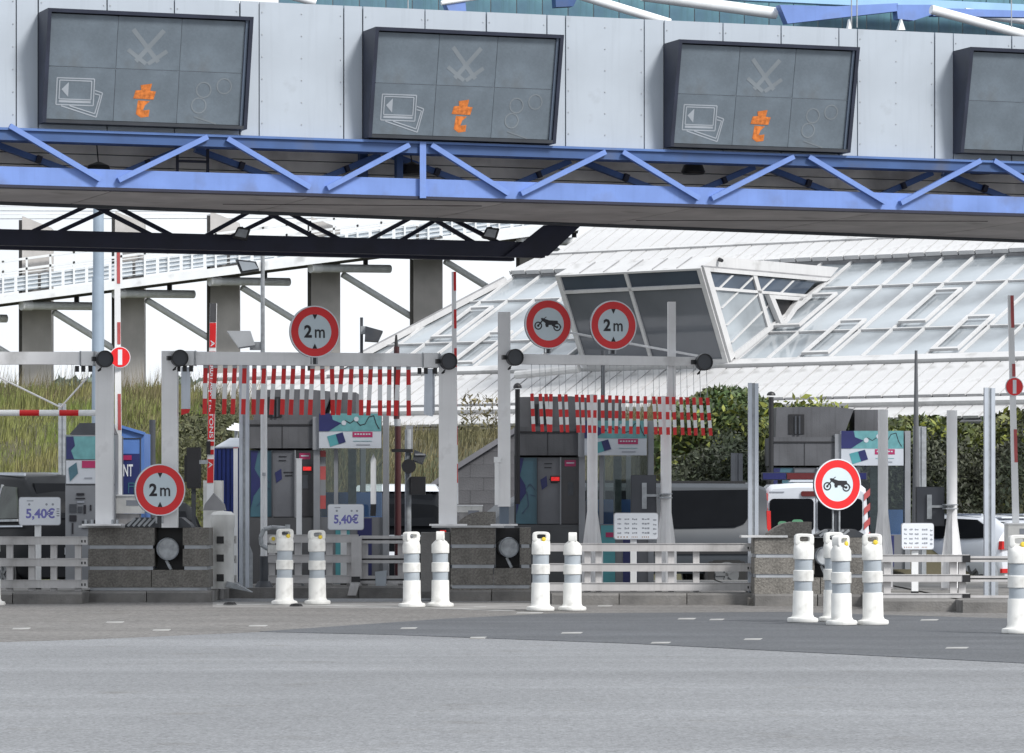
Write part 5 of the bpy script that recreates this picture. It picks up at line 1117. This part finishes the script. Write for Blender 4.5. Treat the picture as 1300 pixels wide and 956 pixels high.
def booth(label, ox, oy, d, lamp=None, refl=True, full=True, zb=.1):
    t = thing("toll_booth", label, "toll booth", P(ox + 87, 745, d), "grey concrete toll booths")
    b = lambda nm, x0, y0, x1, y1, dd, th, m, base=None: MB().pbox(ox + x0, oy + y0, ox + x1, oy + y1 if base is None else 0, d + dd, th, base=base).build(nm, m, t)
    # roof block with slanted right end, recess and pipes
    MB().ppoly([(ox + 3, oy + 58), (ox + 82, oy + 58), (ox + 103, oy + 2), (ox + 70, oy - 1), (ox + 5, oy)], d + .25, 1.6).build("roof_block", boothc, t)
    b("roof_recess", 20, 9, 40, 34, .235, .012, blackm)
    for q in (28, 33): b("roof_pipe", q, 11, q + 2.2, 34, .21, .02, darkgrey)
    b("roof_parapet", 104, 3, 134, 38, .5, 1.2, boothc)
    b("fascia", -2, 38, 82, 74, 0, 1.9, boothc); b("fascia_groove", -1, 43.5, 84, 45.5, -.012, .012, blackm); b("fascia_joint", 40, 46, 40.7, 74, -.008, .008, blackm)
    b("corner_column", 79, 34, 88, 76, -.06, .3, boothl)
    b("wall", -2, 76, 84, 0, .25, 1.6, boothc, zb)
    b("plinth", -2, 162, 84, 0, .0, .24, mat("booth_plinth", (.072, .074, .08), .6, var=.1, dirt=.2), zb)
    b("front_panel_map", 0, 77, 26.5, 161, .05, .19, tealdk)
    mb = MB(); s = (d) / F
    MB().ppoly([(ox + .5, oy + 77.5), (ox + 10, oy + 77.5), (ox + 5, oy + 100), (ox + 12, oy + 112), (ox + 13, oy + 122), (ox + 4, oy + 135), (ox + .5, oy + 150)], d + .042, .007).build("map_sea", navyp, t)
    for x0, y0, x1, y1 in ((12, 118, 18, 110), (18, 110, 24, 118), (14, 120, 16, 138), (16, 138, 8, 148), (18, 124, 25, 126)):
        MB().bar(P(ox + x0, oy + y0, d + .044), P(ox + x1, oy + y1, d + .044), .012, .006).build("map_line", navyp, t)
    b("front_panel_info", 28, 77, 56, 161, .05, .19, infop)
    for x0, y0, x1, y1 in ((36, 84, 46, 85.2), (36, 89, 45, 90.2), (42, 104, 54, 105.3), (44, 108, 53, 109.5)): b("small_print", x0, y0, x1, y1, .042, .007, ink)
    MB().ppoly([(ox + 31, oy + 105), (ox + 39, oy + 100), (ox + 40, oy + 113), (ox + 33, oy + 118)], d + .042, .007).build("card_picture", navyp, t)
    b("panel_mullion", 26.5, 76.5, 28, 162, -.0, .2, darkgrey); b("panel_mullion", 56, 76.5, 57.5, 162, -.0, .2, boothl)
    b("ticket_panel", 57.5, 77, 82, 161, .06, .19, mat("gloss_black_panel", (.018, .016, .02), .15, var=.1))
    b("ticket_header", 62, 80, 76, 88, .05, .008, magenta); b("ticket_print", 64, 83, 74, 84.5, .045, .004, paper)
    b("ticket_slot", 66, 108, 73, 125, .05, .008, darkgrey)
    if lamp:
        fr = Fr(P(ox + lamp[0], oy + lamp[1], d + .03), 0); mb = MB(); fr.rect(mb, -.06, -.028, .06, .028, 0, .02); mb.build("red_lamp", litlamp, t); mb = MB(); fr.rect(mb, -.075, -.045, .075, .045, -.02, -.001); mb.build("lamp_box", blackm, t)
    if full:
        b("side_column", 80, 76, 88, 0, -.03, .4, boothl, zb); b("side_column", 168, 30, 175, 0, -.03, .4, boothl, zb)
        b("glass", 89, 75, 167, 161, .10, .02, boothglass)
        b("back_wall", 84, 132, 174, 0, 1.7, .1, boothc, zb); b("back_mullion", 140, 60, 146, 140, 1.7, .1, boothl)
        b("blue_reflection_block", 90, 130, 166, 0, .9, .4, bluekiosk, zb + .1)  # added blue block stands in for a blue car mirrored in the glass
        b("window_mullion", 106, 75, 111, 161, .04, .1, boothl); b("window_mullion", 124, 75, 134, 161, .3, .1, galv)
        b("lower_panel", 88, 161.5, 168, 0, .02, .2, mat("lower_panel_grey", (.15, .155, .168), .5, var=.06), zb)
        b("teal_stripe", 108, 163, 126, 0, .008, .012, teal, zb + .05); b("navy_stripe", 136, 163, 154, 0, .008, .012, navyp, zb + .05); b("magenta_label", 114, 172, 126, 178, .0, .006, magenta)
        poster_header(t, ox + 87, oy + 30, ox + 166, oy + 74, d - .1)
    return t
booth("grey toll booth with teal map header left of the maroon pole", 318, 495, 57.5, (72, 100))
booth("grey toll booth behind the portal with cord hung tags", 655, 504, 57.3, (50, 104))
booth("grey toll booth at right, partly hidden by the white van", 981, 517, 74, None)
# pole reflections in the first booth's glass, modelled as flat strips before the pane
t = thing("white_post", "pointed white stake visible through the first booth's glass", "post", P(474, 640, 57.55), "slim white posts")
MB().ppoly([(470.5, 640), (477.5, 640), (477.5, 584), (474, 576), (470.5, 584)], 57.56, .03).build("shaft", clean_white, t); MB().ppoly([(470, 655), (477, 655), (477.5, 640.2), (470.5, 640.2)], 57.56, .03).build("foot", blackm, t)
t = thing("striped_reflection", "red and white striped marker visible through the first booth's glass", "marker post", P(410, 640, 57.55))
for k, (y0, y1, m) in enumerate(((572, 580, dullred), (580, 592, boothl), (592, 609, dullred), (609, 629, boothl), (629, 646, dullred))): MB().ppoly([(406.5, y1), (413.5, y1), (413.5, y0), (406.5, y0)], 57.56, .02).build("band", m, t)
# payment terminal at left
t = thing("payment_terminal", "grey payment terminal with teal map poster behind the left portal post", "payment terminal", P(105, 745, 56)); d = 56
b = lambda nm, x0, y0, x1, y1, dd, th, m, base=None: MB().pbox(x0, y0, x1, y1 if base is None else 0, d + dd, th, base=base).build(nm, m, t)
b("body", 83, 552, 146, 0, 0, 1.2, mat("terminal_grey", (.20, .21, .23), .45, .1, var=.08), .1)
MB().ppoly([(88, 551.5), (146, 551.5), (140, 537), (101, 537)], d + .05, 1.0).build("roof", darkgrey, t)
b("map_poster", 84, 554, 145, 583, -.012, .012, MATS["map_teal"]); MB().ppoly([(84.2, 582.8), (84.2, 554.2), (93, 554.2), (95, 566), (90, 572), (94, 582.8)], d - .02, .007).build("map_sea", navyp, t)
b("notice", 84, 584.5, 145, 614, -.01, .01, paper); MB().ppoly([(87, 594), (97, 587), (99, 601), (89, 611)], d - .02, .009).build("card_picture", tealdk, t)
b("red_label", 104, 585, 121, 594, -.016, .005, magenta); b("small_print", 107, 606, 117, 608, -.016, .005, greyink); b("seam", 83.5, 615, 145.5, 616, -.004, .003, blackm)
for x0, y0, x1, y1, m in ((97, 626, 107, 629, ink), (96, 632, 108, 633.5, ink), (98, 636, 107, 638.5, greyink), (88, 640, 97, 651, darkgrey), (99, 643, 104, 651, darkgrey), (106, 641, 109, 652, ink), (114, 641, 116, 648, ink), (88, 654, 97, 662, ink), (104, 661, 112, 671, darkgrey), (116, 660, 122, 670, ink), (91, 664, 93, 678, ink)):
    b("control", x0, y0, x1, y1, -.015, .014, m)
MB().pbox(82, 675, 84, 0, d, .05, base=.1)
# blue kiosk, container
t = thing("blue_kiosk", "blue gabled kiosk with navy poster behind the no entry boom", "kiosk", P(162, 700, 57.5)); d = 57.5; bk2 = mat("poster_navy_dark", (.02, .03, .13), .4)
MB().ppoly([(141, 700), (183, 700), (183, 550), (178, 549), (152, 541), (141, 546)], d, 1.0).build("body", bluekiosk, t)
MB().bar(P(139, 545.5, d - .02), P(152, 541, d - .02), .05, .04).build("roof_edge", bluekiosk, t); MB().bar(P(152, 541, d - .02), P(184, 550.5, d - .02), .05, .04).build("roof_edge", bluekiosk, t)
MB().pbox(178, 556, 179, 640, d - .012, .012).build("trim", darkgrey, t); MB().pbox(146, 556, 178, 557, d - .012, .012).build("trim", darkgrey, t)
MB().pbox(145, 576, 177, 627, d - .012, .012).build("poster", bk2, t); MB().pbox(141, 578, 167, 584, d - .022, .009).build("magenta_label", magenta, t); MB().pbox(143, 584.5, 147, 627, d - .02, .007).build("teal_strip", teal, t)
lettering(Fr(P(160, 598, d - .02), 0), "ONT", -.13, -.08, .10, .10, 0, signw, t, "poster_word", .02)
for x0, y0, x1, y1 in ((163, 613, 163.6, 626), (170, 613, 170.6, 626), (163, 617, 170, 617.7), (163, 613, 170, 613.7)): MB().pbox(x0, y0, x1, y1, d - .02, .007).build("drawn_line", teal, t)
t = thing("blue_container", "dark blue ribbed container left of the first booth", "container", P(292, 745, 59)); d = 59
MB().pbox(271, 569, 304, 0, d + .03, 2.0, base=gz(59)).build("body", bluebin, t)
for k in range(6): MB().pbox(271.5 + k * 5.5, 571, 275 + k * 5.5, 0, d, .03, base=gz(59) + .05).build("rib", bluebin, t)
MB().hexa([P(273, 569, d - .02), P(305, 569, d - .02), P(306, 558, d + .8), P(292, 558, d + .8)], [P(273, 567, d - .02), P(305, 567, d - .02), P(306, 556, d + .8), P(292, 556, d + .8)]).build("lid", paper, t)
t = thing("awning", "small white slatted awning over the blue container", "awning", P(296, 545, 62))
for k in range(4): MB().hexa([P(288 + k * 3, 545 - k * 2.2, 62 + k * .1), P(306, 547 - k * 2.2, 62 + k * .1), P(306, 545 - k * 2.2, 62.1 + k * .1), P(288 + k * 3, 543.4 - k * 2.2, 62.1 + k * .1)], [P(288 + k * 3, 545.6 - k * 2.2, 62 + k * .1), P(306, 547.8 - k * 2.2, 62 + k * .1), P(306, 545.8 - k * 2.2, 62.1 + k * .1), P(288 + k * 3, 544 - k * 2.2, 62.1 + k * .1)]).build("slat", clean_white, t)
MB().tube(P(300, 547, 62.2), V(P(300, 0, 62).x, 62.2, gz(62)), .03, n=8).build("post", galv, t)
# sloping retaining walls, coursed
def slope_wall(label, pts_cap, ybot, d):
    t = thing("retaining_wall", label, "wall", P(pts_cap[0][0], ybot, d), "sloping block walls beside the lanes"); s = d / F
    top = lambda x: np.interp(x, [p[0] for p in pts_cap], [p[1] for p in pts_cap])
    cw, ch = 34, 16.5; x0, x1 = pts_cap[0][0], pts_cap[-1][0]
    row = 0; y = ybot
    zb = gz(d) - .1
    MB().prism([V(P(x, 0, d).x, d + .03, P(0, yy + 1.5, d).z) for x, yy in pts_cap] + [V(P(x1, 0, d).x, d + .03, zb), V(P(x0, 0, d).x, d + .03, zb)], (0, .4, 0)).build("core", mat("wall_mortar", (.055, .055, .06), .9), t)
    while y > min(p[1] for p in pts_cap):
        x = x0 - (cw / 2 if row % 2 else 0)
        while x < x1:
            a, b2 = max(x, x0) + .13, min(x + cw, x1) - .13
            if b2 - a > 2:
                ya, yb2 = top(a), top(b2); y1 = y - .13; y2 = y - ch + .13
                poly = [(a, y1), (b2, y1)]
                if yb2 < y1 or ya < y1:
                    N_ = 6; up_ = [(b2 + (a - b2) * k / N_, max(y2, float(top(b2 + (a - b2) * k / N_)) + 1)) for k in range(N_ + 1)]
                    up_ = [(xx, min(yy, y1 - .05)) for xx, yy in up_]
                    MB().ppoly([(a, y1), (b2, y1)] + up_, d + R.uniform(-.006, .006), .05).build("block", wallm, t)
            x += cw
        y -= ch; row += 1
    for (xa, ya), (xb, yb2) in zip(pts_cap[:-1], pts_cap[1:]):
        MB().bar(P(xa, ya, d + .1), P(xb, yb2, d + .1), .35, .09).build("coping", wallcap, t)
slope_wall("grey block retaining wall climbing behind the middle portal post", [(512, 640), (541, 622), (581, 592), (656, 545), (700, 540)], 755, 71)
slope_wall("dark block retaining wall climbing behind the white hatchback", [(1165, 668), (1200, 650), (1266, 603), (1300, 578), (1380, 540)], 755, 83)

# ------------------------------------------------------------------ vehicles
def car_frame(px, d, heading):                    # local x: forward, y: left, z: up
    a = rad(heading); f = V(math.cos(a), math.sin(a), 0); l = V(-f.y, f.x, 0); o = V((px - CX) * d / F, d, gz(d))
    return lambda x, y, z: o + f * x + l * y + V(0, 0, z)
def vehicle(name, label, cat, K, st, wheels, r, paint, glass, windows, rear, wr=.2, extras=None):
    # st: stations (x, belt half width, roof half width, belt z, roof z, sill z)
    t = thing(name, label, cat, K(0, 0, 0))
    rg = []
    for x, hb, hr, zb, zr, zs in st:
        zr = max(zr, zb + .01); m = (zr - zb)
        half = [(hb * .86, zs), (hb * .97, zs + .10), (hb, (zs + zb) * .5), (hb * .985, zb - .05), (hb * .95, zb), ((hb * .95 + hr * 2) / 3, zb + m * .66), (hr, zb + m * .90), (hr * .90, zr - m * .02), (hr * .4, zr + .012)]
        rg.append([K(x, y, z) for y, z in half] + [K(x, -y, z) for y, z in reversed(half)])
    MB().rings(rg).build("body", paint, t, smooth=True)
    def side_y(x, z):
        xs = [q[0] for q in st]; hb = np.interp(x, xs, [q[1] for q in st]); hr = np.interp(x, xs, [q[2] for q in st]); zb = np.interp(x, xs, [q[3] for q in st]); zr = np.interp(x, xs, [q[4] for q in st])
        k = max(0, min(1, (z - zb) / max(.01, (zr - zb) * .9))); return float(hb * .95 + (hr - hb * .95) * k)
    for sg in (1, -1):
        for w in windows:
            mb = MB(); ins = [K(x, sg * (side_y(x, z) - .03), z) for x, z in w]; out = [K(x, sg * (side_y(x, z) + .038), z) for x, z in w]; n = len(w)
            mb.add(ins + out, [tuple(range(n)), tuple(range(2 * n - 1, n - 1, -1))] + [(i, i + n, (i + 1) % n + n, (i + 1) % n) for i in range(n)])
            mb.build("side_window", glass, t)
        for wx in wheels:
            w = MB().tube(K(wx, sg * (st[1][1] + .005), r), K(wx, sg * (st[1][1] - wr), r), r, n=24).build("wheel", tyrem, t, smooth=True)
            MB().tube(K(wx, sg * (st[1][1] + .012), r), K(wx, sg * (st[1][1] - .05), r), r * .64, n=20).build("rim", mat("dull_rim", (.12, .125, .13), .5, .3), w)
            MB().tube(K(wx, sg * (st[1][1] + .003), r), K(wx, sg * (st[1][1] - .1), r), r * 1.14, n=24).build("wheel_arch", blackm, t)
            for k in range(5):
                an = k * 1.2566; MB().bar(K(wx, sg * (st[1][1] + .018), r), K(wx + math.cos(an) * r * .6, sg * (st[1][1] + .018), r + math.sin(an) * r * .6), .03, .05).build("spoke", MATS["dull_rim"], w)
    for nm, m, pts, x, th in rear:
        mb = MB(); f = x if callable(x) else (lambda y, z: x)
        a = [K(f(y, z) + .04, y, z) for y, z in pts]; b = [K(f(y, z) - th, y, z) for y, z in pts]; n = len(pts)
        mb.add(a + b, [tuple(range(n)), tuple(range(2 * n - 1, n - 1, -1))] + [(i, i + n, (i + 1) % n + n, (i + 1) % n) for i in range(n)]); mb.build(nm, m, t)
    if extras: extras(t, K)
    return t
# dark car with a lit brake lamp behind the first block
K = car_frame(190, 69, 98)
hatch = [(-2.1, .80, .60, .95, 1.0, .28), (-2.0, .86, .62, 1.0, 1.30, .25), (-1.5, .88, .62, 1.0, 1.56, .24), (-.4, .89, .63, .98, 1.60, .24), (.6, .89, .62, .96, 1.50, .24), (1.3, .88, .66, .94, 1.0, .24), (2.1, .80, .60, .78, .82, .30)]
hw = [[(-1.75, 1.04), (-.35, 1.02), (-.35, 1.50), (-1.3, 1.48), (-1.6, 1.36)], [(-.28, 1.02), (1.05, .99), (.55, 1.40), (.1, 1.48), (-.28, 1.50)]]
rw = lambda y, z: -2.12 + max(0, (z - 1.0)) * .62
def hrear(lit): return [("rear_window", carglass, [(-.6, 1.05), (.6, 1.05), (.52, 1.42), (-.52, 1.42)], rw, .03), ("tail_lamp", orangelamp if lit else taillamp, [(-.82, .78), (-.62, .78), (-.62, .98), (-.80, .98)], -2.1, .05), ("tail_lamp", taillamp, [(.82, .78), (.62, .78), (.62, .98), (.80, .98)], -2.1, .05), ("number_plate", signw, [(-.26, .55), (.26, .55), (.26, .66), (-.26, .66)], -2.1, .04)]
vehicle("parked_car", "dark car with a glowing orange tail lamp behind the low 2 m sign", "car", K, hatch, (-1.3, 1.3), .31, carblack, carglass, hw, hrear(True))
# black tall hatchback, rear view
K = car_frame(507, 68, 90)
suv = [(-2.1, .82, .66, 1.1, 1.14, .32), (-2.0, .88, .70, 1.12, 1.52, .28), (-1.6, .90, .70, 1.12, 1.78, .28), (0, .91, .70, 1.1, 1.83, .28), (.7, .91, .68, 1.08, 1.74, .28), (1.35, .90, .72, 1.06, 1.12, .28), (2.1, .82, .66, .9, .94, .32)]
rw2 = lambda y, z: -2.14 + max(0, (z - 1.12)) * .62
def ex(t, K):
    MB().hexa([K(-1.75, -.72, 1.74), K(-1.75, .72, 1.74), K(-1.62, .66, 1.84), K(-1.62, -.66, 1.84)], [K(0, -.70, 1.80), K(0, .70, 1.80), K(0, .62, 1.875), K(0, -.62, 1.875)]).build("roof_sky_reflection", carwhite, t)  # bright sky reflection on the black roof, added as a pale slab
vehicle("parked_car", "black tall hatchback with pale roof seen from behind, right of the glazed booth", "car", K, suv, (-1.3, 1.3), .34, carblack, carglass, [[(-1.7, 1.16), (.9, 1.12), (.4, 1.62), (-1.4, 1.66)]],
        [("rear_window", carglass, [(-.68, 1.16), (.68, 1.16), (.60, 1.70), (-.60, 1.70)], rw2, .03), ("tail_lamp", taillamp, [(-.86, .95), (-.74, .95), (-.74, 1.09), (-.84, 1.09)], -2.12, .04), ("tail_lamp", taillamp, [(.86, .95), (.60, .95), (.60, 1.09), (.84, 1.09)], -2.12, .04), ("chrome_strip", alu, [(-.55, .98), (.55, .98), (.55, 1.01), (-.55, 1.01)], -2.12, .02), ("number_plate", signw, [(-.26, .62), (.26, .62), (.26, .73), (-.26, .73)], -2.12, .03)], extras=ex)
# dark estate at the left edge, seen from behind and to the left
K = car_frame(17, 62.5, 126)
sv = [(-2.1, .82, .66, 1.14, 1.18, .32), (-2.0, .88, .70, 1.16, 1.50, .28), (-1.55, .90, .70, 1.16, 1.86, .28), (-.3, .91, .70, 1.14, 1.93, .28), (.5, .91, .68, 1.12, 1.84, .28), (1.35, .90, .72, 1.10, 1.16, .28), (2.1, .82, .66, .9, .94, .32)]
def ex(t, K):
    for y in (-.62, .62): MB().bar(K(-1.5, y, 1.90), K(.3, y, 1.93), .03, .04).build("roof_rail", alu, t)
    MB().bar(K(-1.95, .925, 1.10), K(1.3, .935, 1.07), .02, .025).build("chrome_strip", alu, t); MB().bar(K(-1.95, .925, .92), K(1.3, .935, .90), .02, .02).build("chrome_strip", alu, t)
    for a, b in ((( -1.01, 1.2), (-1.01, 1.74)), ((-.01, 1.19), (-.01, 1.77)), ((-1.78, 1.19), (1.05, 1.15))): MB().bar(K(a[0], .905 if a[1] == b[1] or b[1] < 1.3 else .885, a[1]), K(b[0], .905 if b[1] < 1.3 else .74, b[1]), .03, .035).build('window_trim', galv, t)
    for x in (-.55, .45): MB().bar(K(x, .925, 1.0), K(x + .16, .925, 1.0), .03, .03).build("door_handle", alu, t)
rw4 = lambda y, z: -2.13 + max(0, (z - 1.16)) * .66
vehicle("parked_car", "black estate car behind the first price sign, cut off by the left edge", "car", K, sv, (-1.3, 1.3), .35, mat("graphite_car_paint", (.009, .010, .012), .35, spec=.12), mat("green_reflection_glass", (.035, .042, .038), .2, var=.5, scale=2.5, spec=.3), [[(-1.72, 1.22), (-1.05, 1.21), (-1.05, 1.72), (-1.45, 1.70)], [(-.97, 1.21), (-.05, 1.19), (-.05, 1.76), (-.97, 1.74)], [(.03, 1.19), (1.0, 1.17), (.55, 1.62), (.03, 1.75)]],  # greenish reflections in the side windows put into the glass colour
        [("rear_window", carglass, [(-.68, 1.22), (.68, 1.22), (.60, 1.76), (-.60, 1.76)], rw4, .03), ("tail_lamp", taillamp, [(.86, 1.16), (.76, 1.16), (.74, 1.36), (.82, 1.36)], -2.08, .04), ("tail_lamp", taillamp, [(-.86, 1.16), (-.76, 1.16), (-.74, 1.36), (-.82, 1.36)], -2.08, .04), ("number_plate", signw, [(-.26, .66), (.26, .66), (.26, .77), (-.26, .77)], -2.12, .03)], extras=ex)
# grey van, side towards the camera, tail to the right
K = car_frame(856, 67.2, 190)
gv = [(-1.45, .86, .76, 1.05, 1.10, .40), (-1.42, .93, .80, 1.1, 1.80, .36), (-1.25, .95, .80, 1.1, 1.87, .34), (2.2, .95, .80, 1.08, 1.88, .34), (3.0, .95, .76, 1.05, 1.5, .34), (3.5, .93, .8, 1.02, 1.06, .34), (4.0, .84, .7, .8, .84, .38)]
def vex(t, K):
    for x in (.45, 1.95): MB().bar(K(x, .955, .45), K(x, .955, 1.10), .012, .012).build("door_gap", blackm, t)
    MB().bar(K(.55, .965, 1.02), K(.75, .965, 1.02), .03, .035).build("door_handle", blackm, t); MB().bar(K(-1.3, .962, .72), K(3.2, .962, .72), .02, .09).build("side_moulding", blackm, t)
    for y in (-.6, .6): MB().bar(K(-1.1, y, 1.885), K(2.0, y, 1.895), .04, .04).build("roof_rail", blackm, t)
vehicle("panel_van", "grey passenger van with long tinted side window behind the long guard rail", "van", K, gv, (-.7, 2.5), .33, cargrey, carglass, [[(-1.02, 1.20), (-.85, 1.14), (.4, 1.12), (.4, 1.74), (-1.12, 1.76), (-1.15, 1.40)], [(.5, 1.12), (1.9, 1.12), (1.9, 1.74), (.5, 1.74)]],
        [("tail_lamp", taillamp, [(.78, .95), (.90, .95), (.86, 1.4), (.76, 1.4)], -1.45, .03), ("tail_lamp", taillamp, [(-.78, .95), (-.90, .95), (-.86, 1.4), (-.76, 1.4)], -1.45, .03)], extras=vex)
# white service van, rear view
K = car_frame(1029, 70.5, 88)
wv = [(-2.3, .90, .82, 1.05, 1.84, .40), (-2.22, .97, .86, 1.08, 1.92, .36), (1.2, .97, .84, 1.06, 1.94, .34), (1.9, .96, .8, 1.04, 1.5, .34), (2.6, .88, .75, .95, .98, .36)]
def ex(t, K):
    MB().hexa([K(-1.7, -.92, 1.985), K(-1.7, .92, 1.985), K(-1.7, .92, 2.12), K(-1.7, -.92, 2.12)], [K(-1.4, -.92, 1.985), K(-1.4, .92, 1.985), K(-1.4, .92, 2.12), K(-1.4, -.92, 2.12)]).build("light_bar", darkgrey, t)
    for y0, y1, m in ((-.90, -.50, mat("blue_lens", (.012, .015, .09), .2)), (-.48, .48, mat("dark_red_lens", (.09, .01, .012), .2)), (.50, .90, MATS["blue_lens"])):
        MB().hexa([K(-1.72, y0, 2.0), K(-1.72, y1, 2.0), K(-1.72, y1, 2.11), K(-1.72, y0, 2.11)], [K(-1.70, y0, 2.0), K(-1.70, y1, 2.0), K(-1.70, y1, 2.11), K(-1.70, y0, 2.11)]).build("bar_lens", m, t)
    for y in (-.6, .6): MB().tube(K(-1.55, y, 1.90), K(-1.55, y, 1.99), .04, n=8).build("bar_foot", blackm, t)
    MB().hexa([K(-1.8, -.45, 1.95), K(-1.8, .45, 1.95), K(-1.8, .42, 1.99), K(-1.8, -.42, 1.99)], [K(-1.2, -.45, 1.95), K(-1.2, .45, 1.95), K(-1.2, .42, 1.99), K(-1.2, -.42, 1.99)]).build("roof_plate", paper, t)
def rr(y0, z0, y1, z1, c=.07):
    pts = []
    for cy, cz, a0 in ((y1 - c, z1 - c, 0), (y0 + c, z1 - c, 90), (y0 + c, z0 + c, 180), (y1 - c, z0 + c, 270)): pts += [(cy + c * math.cos(rad(a0 + k * 30)), cz + c * math.sin(rad(a0 + k * 30))) for k in range(4)]
    return pts
rearw = [("rear_window", carglass, rr(.04, 1.10, .80, 1.66), -2.31, .02), ("rear_window", carglass, rr(-.80, 1.10, -.03, 1.66), -2.31, .02), ("brake_lamp", mat("dark_brake_lamp", (.10, .012, .012), .3), rr(-.02, 1.70, .26, 1.79, .03), -2.30, .03),
         ("door_gap", blackm, [(-.004, .5), (.004, .5), (.004, 1.80), (-.004, 1.80)], -2.305, .003), ("number_plate", signw, [(-.26, .66), (.26, .66), (.26, .77), (-.26, .77)], -2.31, .02), ("roof_script", greyink, [(.55, 1.765), (.80, 1.765), (.80, 1.785), (.55, 1.785)], -2.29, .02), ("seat_back", mat("green_vest", (.10, .28, .16), .6), rr(.22, 1.14, .42, 1.30, .05), -2.33, .004), ("seat_back", MATS["green_vest"], rr(.50, 1.14, .66, 1.27, .05), -2.33, .004)]
for sg in (1, -1):
    for k in range(5):
        z = .62 + k * .25; rearw.append(("red_chevron", dullred, [(sg * .83, z), (sg * .935, z + .10), (sg * .935, z + .22), (sg * .83, z + .12)], -2.305, .012))
vehicle("service_van", "white service van with roof light bar and red chevrons, seen from behind", "van", K, wv, (-1.4, 1.5), .34, carwhite, carglass, [[(-2.0, 1.12), (-.2, 1.12), (-.2, 1.72), (-2.0, 1.72)]], rearw, extras=ex)
# white hatchback at right, three-quarter rear
K = car_frame(1217, 76, 128)
wh = [(-1.95, .78, .60, .90, .95, .28), (-1.88, .84, .62, .96, 1.20, .24), (-1.5, .87, .62, .98, 1.40, .22), (-.2, .88, .62, .95, 1.47, .22), (.6, .88, .61, .93, 1.36, .22), (1.25, .87, .66, .90, .95, .22), (2.0, .78, .58, .74, .78, .28)]
rw3 = lambda y, z: -1.97 + max(0, (z - .92)) * .80
def ex(t, K):
    for y in (-.56, .56): MB().bar(K(-1.2, y, 1.455), K(.4, y, 1.455), .03, .035).build("roof_rail", alu, t)
    MB().bar(K(-1.56, -.5, 1.40), K(-1.56, .5, 1.40), .2, .03).build("rear_spoiler", carwhite, t)
vehicle("hatchback_car", "white hatchback seen from behind at the right edge", "car", K, wh, (-1.2, 1.25), .31, carwhite, carglass, [[(-1.55, 1.02), (-1.1, 1.0), (-.5, 1.0), (-.5, 1.38), (-1.15, 1.36), (-1.45, 1.24)], [(-.42, 1.0), (.95, .96), (.5, 1.26), (.1, 1.36), (-.42, 1.38)]],
        [("rear_window", carglass, [(-.58, .99), (.58, .99), (.52, 1.32), (-.52, 1.32)], rw3, .02), ("tail_lamp", taillamp, [(-.84, .80), (-.52, .84), (-.52, .93), (-.82, .96)], -1.95, .05), ("tail_lamp", taillamp, [(.84, .80), (.52, .84), (.52, .93), (.82, .96)], -1.95, .05), ("reflector", taillamp, [(-.80, .36), (-.5, .36), (-.5, .44), (-.80, .44)], -1.96, .02), ("reflector", taillamp, [(.80, .36), (.5, .36), (.5, .44), (.80, .44)], -1.96, .02), ("number_plate", signw, [(-.26, .55), (.26, .55), (.26, .66), (-.26, .66)], -1.98, .02)], extras=ex)
